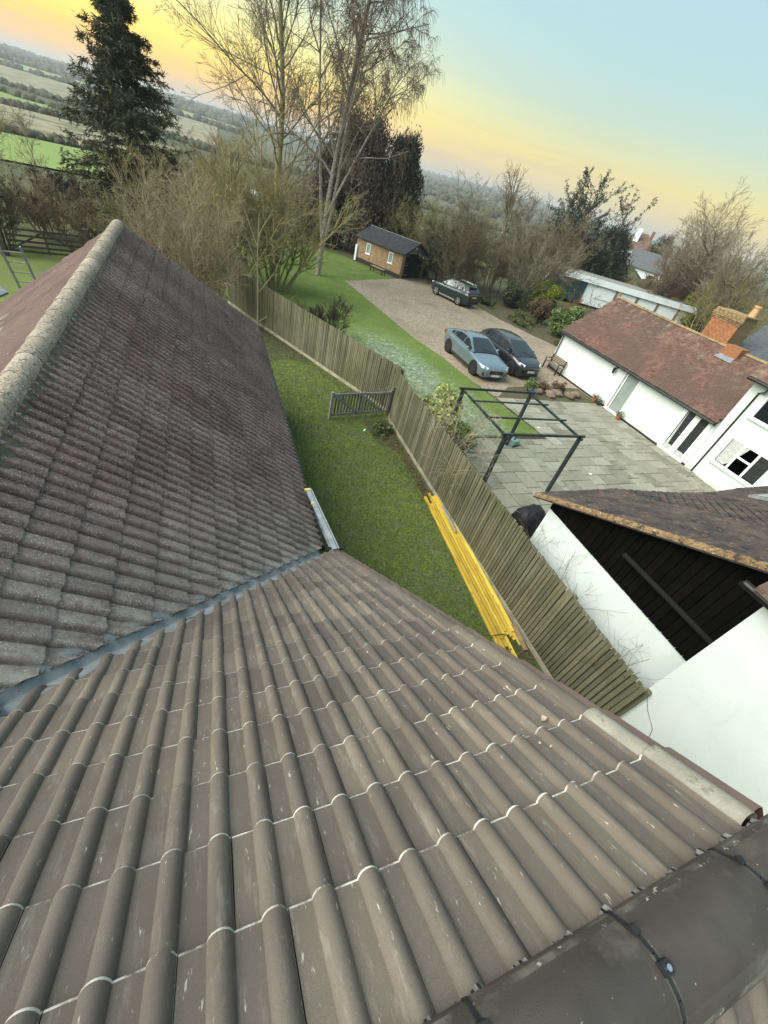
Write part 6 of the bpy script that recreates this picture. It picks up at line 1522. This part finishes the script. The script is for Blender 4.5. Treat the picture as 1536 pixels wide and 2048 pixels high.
blob_leaves('dark_bush', 'dark evergreen bush behind the white fascia in the middle', at(51.5,64.5), (3.0,2.0), 3.6, 7500, .2, 'leaf_ivy', 102)
blob_leaves('dark_bush', 'long dark evergreen hedge bush beyond the right end of the fascia', at(57.6,63.5), (3.4,1.8), 3.4, 8000, .2, 'leaf_ivy', 103)
blob_leaves('clipped_bush', 'small clipped dark green bush on the distant lawn', at(47.6,69), (1.5,1.5), 3.4, 3500, .18, 'leaf_holly', 104)
blob_leaves('gold_bush', 'small golden-leaved bush beside the clipped bush', at(48.9,68.5), (1.2,1.2), 3.3, 2600, .16, 'leaf_gold', 105)
blob_leaves('gold_bush', 'low golden shrub just above the white fascia', at(53.4,63.8), (1.1,1.0), 3.2, 1700, .17, 'leaf_gold', 106)
blob_leaves('beech_hedge', 'low russet hedge behind the outbuilding roof', at(45.2,66), (4.2,1.2), 3.0, 7000, .18, 'leaf_dead', 107)
# shrub border between drive and outbuilding
blob_leaves('lime_conifer', 'bright yellow-green conifer bush in front of the outbuilding doors', (29.0,33.6,0), (1.75,1.5), 2.9, 11000, .17, 'leaf_lime', 111, clumps=34)
blob_leaves('laurel_bush', 'rounded glossy green laurel at the corner of the annex', (26.2,26.9,0), (1.7,1.6), 2.3, 6000, .21, 'leaf_laurel', 112, clumps=30)
blob_leaves('fern_bush', 'brown withered shrub left of the glossy laurel', (26.0,30.0,0), (1.3,1.3), 1.9, 6200, .15, 'leaf_dead', 113)
blob_leaves('ivy_bush', 'dark ivy undergrowth at the foot of the twin-stemmed bare tree', (25.9,33.8,0), (1.5,1.6), 1.9, 7500, .16, 'leaf_ivy', 114)
blob_leaves('ground_ivy', 'low green ground cover along the far edge of the drive', (23.2,28.4,0), (.8,2.6), .5, 5000, .10, 'leaf_ground', 115, hollow=.1, clumps=60)
blob_leaves('ground_ivy', 'dark low ground cover right behind the dark green car', (22.6,33.6,0), (1.4,2.2), .6, 4200, .13, 'leaf_ivy', 215, hollow=.1, clumps=60)
blob_leaves('ground_ivy', 'mixed green undergrowth below the spreading bare tree', (25.0,29.8,0), (1.2,2.6), .6, 5200, .12, 'leaf_ground', 216, hollow=.1, clumps=70)
blob_leaves('ground_ivy', 'low green ground cover below the laurel', (24.2,24.0,0), (.7,1.3), .45, 2200, .10, 'leaf_ground', 116, hollow=.1, clumps=40)
shrub('red_stem_shrub', (28.4,29.4,0), 'red-brown twiggy shrub behind the laurel', 14, .9, .4, 2.6, .02, 'bark_red', 117, spec=[dict(seg=6,wob=.07,k=4,tip=.4), dict(per=6,t0=.2,ang=.5,lf=.4,seg=3,wob=.1,k=3,rmin=.008), dict(per=4,t0=.2,ang=.5,lf=.5,seg=2,wob=.1,k=3,rmin=.007)])
shrub('white_stem_shrub', (30.2,26.8,0), 'tall red and pale stemmed bramble clump behind the annex roof ridge', 9, .8, .45, 3.0, .02, 'bark_red', 118, spec=[dict(seg=6,wob=.07,k=4,tip=.4), dict(per=5,t0=.3,ang=.5,lf=.4,seg=3,wob=.1,k=3,rmin=.008), dict(per=3,t0=.2,ang=.5,lf=.5,seg=2,wob=.1,k=3,rmin=.007)])
shrub('white_stem_shrub', (29.6,25.9,0), 'pale white-stemmed bramble tight behind the annex ridge', 12, .6, .4, 3.1, .022, 'twig_pale', 119, spec=[dict(seg=6,wob=.07,k=4,tip=.4), dict(per=3,t0=.3,ang=.5,lf=.4,seg=3,wob=.1,k=3,rmin=.008)])
# beyond our lawn
blob_leaves('variegated_bush', 'yellow-green variegated bush behind the fence beside the pergola', (7.75,11.7,0), (.95,1.3), 1.75, 3600, .17, 'leaf_variegated', 121, clumps=34, aspect=.42)
blob_leaves('dark_bush', 'olive bush between the variegated bush and the pergola', (8.1,10.4,0), (.65,.7), 1.35, 2200, .12, 'leaf_laurel', 122)
shrub('rose_bush', (6.95,9.6,0), 'dead straw-coloured climber sprawling over the fence by the patio', 18, .35, .6, 2.7, .014, 'twig_pale', 123, spec=[dict(seg=8,wob=.16,k=4,tip=.4,trop=(.0,0,-.015)), dict(per=7,t0=.3,ang=.85,lf=.42,seg=5,wob=.18,trop=(0,0,-.05),k=3,rmin=.006), dict(per=3,t0=.2,ang=.7,lf=.5,seg=3,wob=.16,k=3,rmin=.0045)])
shrub('rose_bush', (6.9,8.2,0), 'smaller dead climber on the fence between the straw-coloured climber and the barbecue', 9, .25, .6, 2.4, .012, 'twig_pale', 124, spec=[dict(seg=8,wob=.16,k=4,tip=.4,trop=(.0,0,-.015)), dict(per=6,t0=.3,ang=.85,lf=.42,seg=5,wob=.18,trop=(0,0,-.05),k=3,rmin=.005), dict(per=2,t0=.2,ang=.7,lf=.5,seg=3,wob=.16,k=3,rmin=.004)])
for i, (y, lab) in enumerate(((7.1,'bare rose twigs at the fence foot beside the black barbecue cover'),(4.7,'bare rose twigs against the white barn wall, farther one'),(3.3,'bare rose twigs against the white barn wall, middle one'),(1.7,'bare rose twigs against the white barn wall, nearest one'))):
    shrub('rose_bush', (6.62,y,0), lab, 5, .15, .35, 2.15, .010, 'bark_brown' if i else 'twig_pale', 130+i, spec=[dict(seg=7,wob=.09,k=4,tip=.4), dict(per=4,t0=.45,ang=.8,lf=.4,seg=4,wob=.13,k=3,rmin=.003), dict(per=2,t0=.2,ang=.7,lf=.5,seg=3,wob=.13,k=3,rmin=.0022)], group='bare roses behind the fence')
shrub('twiggy_bush', (5.6,20.6,0), 'small dark twiggy bush behind the far fence', 14, .5, .8, 1.5, .016, 'bark_dark', 141)
blob_leaves('weeds', 'low leafy weeds at the foot of the picket gate', (5.55,11.75,0), (.75,.75), .32, 900, .10, 'leaf_ground', 142, hollow=.1, clumps=30)
# left: hedge and trees by the field gate
LG = 'bushes of the hedge by the field gate'
shrub('hedge_shrub', at(-13.2,33), 'brown bare hedge bush right of the field gate', 14, 1.5, .5, 2.2, .04, 'bark_brown', 151, ('leaf_dead',1800,.11,2), group=LG)
shrub('hedge_shrub', at(-10.2,31), 'russet-leaved hedge bush below the spruce', 14, 1.5, .5, 2.2, .04, 'bark_brown', 152, ('leaf_dead',1600,.11,2), group=LG)
shrub('hedge_shrub', at(-7.6,29.5), 'green-flecked bush left of the coppiced shrub', 13, 1.4, .5, 2.4, .04, 'bark_olive', 153, ('leaf_ivy',2600,.12,2), group=LG)
shrub('hedge_shrub', at(-18.2,30), 'dark brown bush at the left edge beside the field gate', 14, .9, .4, 2.8, .045, 'bark_brown', 154, ('leaf_ivy',2400,.12,2), group=LG)
shrub('hedge_tree', at(-17.6,42), 'tall olive bare tree at the left edge before the bright field', 7, .5, .16, 4.4, .05, 'bark_olive', 155)
shrub('hedge_tree', at(-13.6,46), 'thin bare sapling standing before the bright green field', 1, .0, .1, 5.0, .05, 'bark_grey', 156)
shrub('hedge_shrub', at(-12.2,42), 'dark low hedge bush under the bright green field', 16, 1.3, .7, 1.6, .04, 'bark_dark', 157, group=LG)
shrub('hedge_shrub', at(-3.0,30), 'olive bush between the spruce foot and the coppiced shrub', 12, 1.3, .5, 4.0, .05, 'bark_olive', 158, ('leaf_ivy',1500,.12,2), group=LG)
shrub('hedge_shrub', at(1.0,44), 'brown bare shrub behind the coppiced shrub', 14, 1.2, .5, 4.8, .06, 'bark_brown', 159, group=LG)
shrub('hedge_shrub', at(8.6,48), 'grey-brown shrub behind the lichened fruit trees', 14, 1.2, .55, 4.4, .06, 'bark_grey', 160, group=LG)
shrub('hedge_shrub', at(11.5,52), 'dull purple shrub seen past the birch foot', 14, 1.2, .55, 4.4, .06, 'bark_purple', 162, group=LG)
# rockery by the patio end
def rockery():
    q = random.Random(9)
    spots = [(15.9,15.95,'flat brown rock at the left of the rockery'),(16.6,15.7,'brown rock second from the left in the rockery'),(17.2,15.9,'larger brown rock in the middle of the rockery'),(17.9,15.65,'brown rock right of the rockery middle'),(18.5,15.8,'low rock near the annex wall')]
    for i, (x, y, lab) in enumerate(spots):
        bm = bmesh.new(); bmesh.ops.create_icosphere(bm, subdivisions=2, radius=1)
        for v in bm.verts: n_ = 1+q.uniform(-.12,.12); v.co = Vector((v.co.x*.36*n_, v.co.y*.26*n_, v.co.z*.17*n_))
        me = bpy.data.meshes.new('rock'); bm.to_mesh(me); bm.free(); me.materials.append(MAT['stone']); o = ob('rock', me, None, Matrix.Translation((x,y,.13)) @ Matrix.Rotation(q.random()*3,4,'Z')); tag(o, lab, 'rock', 'rocks edging the rockery')
    blob_leaves('rockery_plant', 'low brown heather on the rockery, right part', (17.6,16.35,0), (.8,.5), .55, 1600, .09, 'leaf_dead', 171, hollow=.2)
    blob_leaves('rockery_plant', 'green and yellow low shrub at the left of the rockery', (15.6,16.2,0), (.6,.45), .6, 1500, .10, 'leaf_laurel', 172, hollow=.2)
    blob_leaves('rockery_plant', 'small brownish tuft in the middle of the rockery', (16.5,16.3,0), (.5,.45), .5, 1200, .09, 'leaf_dead', 173, hollow=.2)
rockery()
# far woods and hedgerows on the slopes, beyond counting
def far_woods():
    q = np.random.default_rng(77); P = []; S = []
    def line(a0, r0, a1, r1, n, s, w=2.0):
        t = q.uniform(0,1,n); a = np.radians(a0+(a1-a0)*t); r = r0*(r1/r0)**t; x = np.sin(a)*r+q.normal(0,w,n); y = np.cos(a)*r+q.normal(0,w,n); P.append(np.stack([x,y,land(x,y)],1)); S.append(s*q.uniform(.6,1.3,n))
    line(-24,131,-2,134,190,1.0,.8); line(-30,246,-7,233,230,1.4,1.2); line(-30,440,-7,258,260,2.0,2.0); line(-16,440,2,258,150,2.0,2.0); line(-16,780,4,640,120,4,4); line(-15,1000,4,830,130,5,5)
    line(14,90,38,86,150,1.6,1.5); line(14,175,38,165,140,2.2,2); line(2,255,14,275,70,2.4,2); line(14,290,40,290,140,2.6,3); line(14,720,40,720,120,4,5); line(36,70,45,70,70,1.6,1.5); line(44,80,70,75,120,2.2,3); line(44,110,72,110,140,3.2,5)
    for (a0,a1,r0,r1,n,s) in ((-30,45,1250,3000,3400,6.5),(-30,-18.5,180,420,240,3.4),(-20,40,1000,1300,300,5),(14,42,420,700,200,4)):
        a = np.radians(q.uniform(a0,a1,n)); r = q.uniform(r0,r1,n); x, y = np.sin(a)*r, np.cos(a)*r; P.append(np.stack([x,y,land(x,y)],1)); S.append(s*q.uniform(.5,1.3,n))
    P = np.concatenate(P); S = np.concatenate(S); n = len(P)
    bm = bmesh.new(); bmesh.ops.create_icosphere(bm, subdivisions=1, radius=1); V0 = np.array([v.co[:] for v in bm.verts]); F0 = np.array([[v.index for v in f.verts] for f in bm.faces]); bm.free()
    jit = q.uniform(.72,1.28,(n,len(V0),1)); V = P[:,None,:]+V0[None]*jit*S[:,None,None]*np.array([1,1,.85])+np.array([0,0,.45])*S[:,None,None]
    F = F0[None]+(np.arange(n)*len(V0))[:,None,None]
    tag(ob('far_woodland', mesh('far_woodland', V.reshape(-1,3), F.reshape(-1,3), MAT['far_wood'], False)), 'distant hedgerows and woods fading into the hills', 'woodland', kind='stuff')
far_woods()
# grass standing on the two lawns
def grass():
    def blades(name, n, sample, mat, h, label):
        q = np.random.default_rng(5); p = sample(q, n); n = len(p); a = q.uniform(0,2*PI,n); hh = h*q.uniform(.5,1.4,n); w = (.007 if h < .06 else .013)*q.uniform(.7,1.4,n); le = q.normal(0,.5,(n,2))*hh[:,None]
        V = np.stack([np.stack([p[:,0]-np.cos(a)*w,p[:,1]-np.sin(a)*w,np.zeros(n)],1), np.stack([p[:,0]+np.cos(a)*w,p[:,1]+np.sin(a)*w,np.zeros(n)],1), np.stack([p[:,0]+le[:,0],p[:,1]+le[:,1],hh],1)],1).reshape(-1,3)
        tag(ob(name, mesh(name, V, np.arange(3*n).reshape(-1,3), MAT[mat])), label, 'grass', kind='stuff')
    def near(q, n):
        p = np.stack([q.uniform(1.5,6.1,n), 1+q.uniform(0,1,n)**1.4*20,],1); k = (p[:,0] < 6.4-np.clip(p[:,1]-13,0,99)*.49) & (p[:,0] > 1.5); return p[k]
    blades('lawn_grass', 150000, near, 'grass_blade', .045, 'short green grass of the lawn below the roof')
    def frosty(q, n):
        m = 1500; cy = 11.6+q.uniform(0,1,m)**1.4*9.0; cx = 11.75-.155*cy+q.normal(0,.85,m); i = q.integers(0,m,n); x = cx[i]+q.normal(0,.07,n); y = cy[i]+q.normal(0,.07,n); k = (x > 6.7-np.clip(y-13,0,99)*.49) & (x < 12.2); return np.stack([x,y],1)[k]
    blades('frosted_grass', 26000, frosty, 'frost_blade', .058, 'frost-whitened grass along the far side of the fence')
grass()
# ------------------------------------------------------------------ small things
def bits():
    q = random.Random(14)
    def chip(x, s, size, label, mat='debris'):
        n = 6; m = MB(); P = [(math.cos(2*PI*i/n)*size*q.uniform(.5,1.1), math.sin(2*PI*i/n)*size*q.uniform(.3,.7), 0) for i in range(n)]
        m.prism(P, (0,0,size*.3)); z = .030
        return tag(m.build('mortar_chip', MAT[mat], None, M_NEW @ Matrix.Translation((x,s,z)) @ Matrix.Rotation(q.random()*3,4,'Z')), label, 'mortar chip', 'chips of mortar on the new tiles')
    chip(1.53,.93,.028,'largest pale chip of mortar on the tiles near the verge'); chip(1.37,.79,.014,'middle one of three small mortar crumbs left of the largest chip'); chip(1.40,.75,.012,'mortar crumb of three that lies nearest the ridge'); chip(1.33,.86,.012,'mortar crumb of three that lies farthest from the ridge')
    chip(1.28,.24,.012,'brown crumb lying by the ridge vent strip')
    o = MB().prism([(-.03,-.02,0),(.03,-.015,0),(.0,.035,0)],(0,0,.02)).build('tile_fragment', MAT['debris'], None, M_EAST @ Matrix.Translation((-2.35,.48,.03))); tag(o, 'pale triangular fragment lying on the older tiles near the valley', 'fragment')
    # crumpled grey offcuts of lead and cloth at the head of the valley
    V = []; F = []; n = 9
    for i in range(n):
        for j in range(n): V.append((i*.035, j*.03, .02+.05*q.random()*math.sin(i*.9)**2+.03*q.random()))
    F = [(i*n+j,i*n+j+1,(i+1)*n+j+1,(i+1)*n+j) for i in range(n-1) for j in range(n-1)]
    tag(ob('lead_offcut', mesh('lead_offcut', V, F, MAT['lead'], True), None, Matrix.Translation((-1.42,1.28,4.52)) @ Matrix.Rotation(-.6,4,'X') @ Matrix.Rotation(.5,4,'Z')), 'crumpled dark grey lead offcut at the left end of the valley', 'lead offcut')
    tag(MB().prism([(0,0,0),(.16,.02,0),(.15,.07,0),(.02,.06,0)],(0,0,.01)).build('paper_scrap', MAT['paper'], None, Matrix.Translation((4.95,11.75,.012)) @ Matrix.Rotation(.7,4,'Z')), 'white scrap lying on the lawn before the picket gate', 'litter')
    for (x,y,lab) in ((13.3,12.3,'white scrap on the patio behind the pergola frame'),(13.4,8.9,'white scrap in the middle of the patio')):
        tag(MB().prism([(0,0,0),(.14,.01,0),(.16,.08,0),(.05,.11,0)],(0,0,.008)).build('paper_scrap', MAT['paper'], None, Matrix.Translation((x,y,.032))), lab, 'litter')
    # caravan glimpsed through the trees
    c = at(4.9, 56); g = empty('caravan', c, .2, 'white caravan glimpsed through the bare trees beyond the lawn', 'caravan'); W = WM[g.name]
    MB().box((-2.2,-1.0,.4),(2.2,1.0,2.3)).build('body', MAT['white_paint'], g, W); MB().box((-1.4,-1.02,1.3),(1.4,-1.0,1.9)).build('window', MAT['glass'], g, W); MB().prism([(-2.3,-1.05,2.3),(2.3,-1.05,2.3),(2.0,-.9,2.5),(-2.0,-.9,2.5)],(0,2,0)).build('roof', MAT['white_paint'], g, W)
    for s_ in (-1,1): MB().disc((0,s_*.95,.33),(0,s_,0),.33,.1,14).build('wheel', MAT['tyre'], g, W)
bits()
def haze():
    s = bpy.data.materials.new('haze'); s.use_nodes = True; t = s.node_tree; t.nodes.clear(); o = t.nodes.new('ShaderNodeOutputMaterial'); v = t.nodes.new('ShaderNodeVolumePrincipled')
    v.inputs['Color'].default_value = (.84,.88,.92,1); v.inputs['Density'].default_value = .00040; v.inputs['Anisotropy'].default_value = .2; t.links.new(v.outputs[0], o.inputs['Volume'])
    m = MB(); m.box((-9300,-9300,-45),(9300,9300,60)); h = m.build('haze', s); tag(h, 'thin evening haze over the valley', 'haze', kind='stuff')
if HAZE: haze()
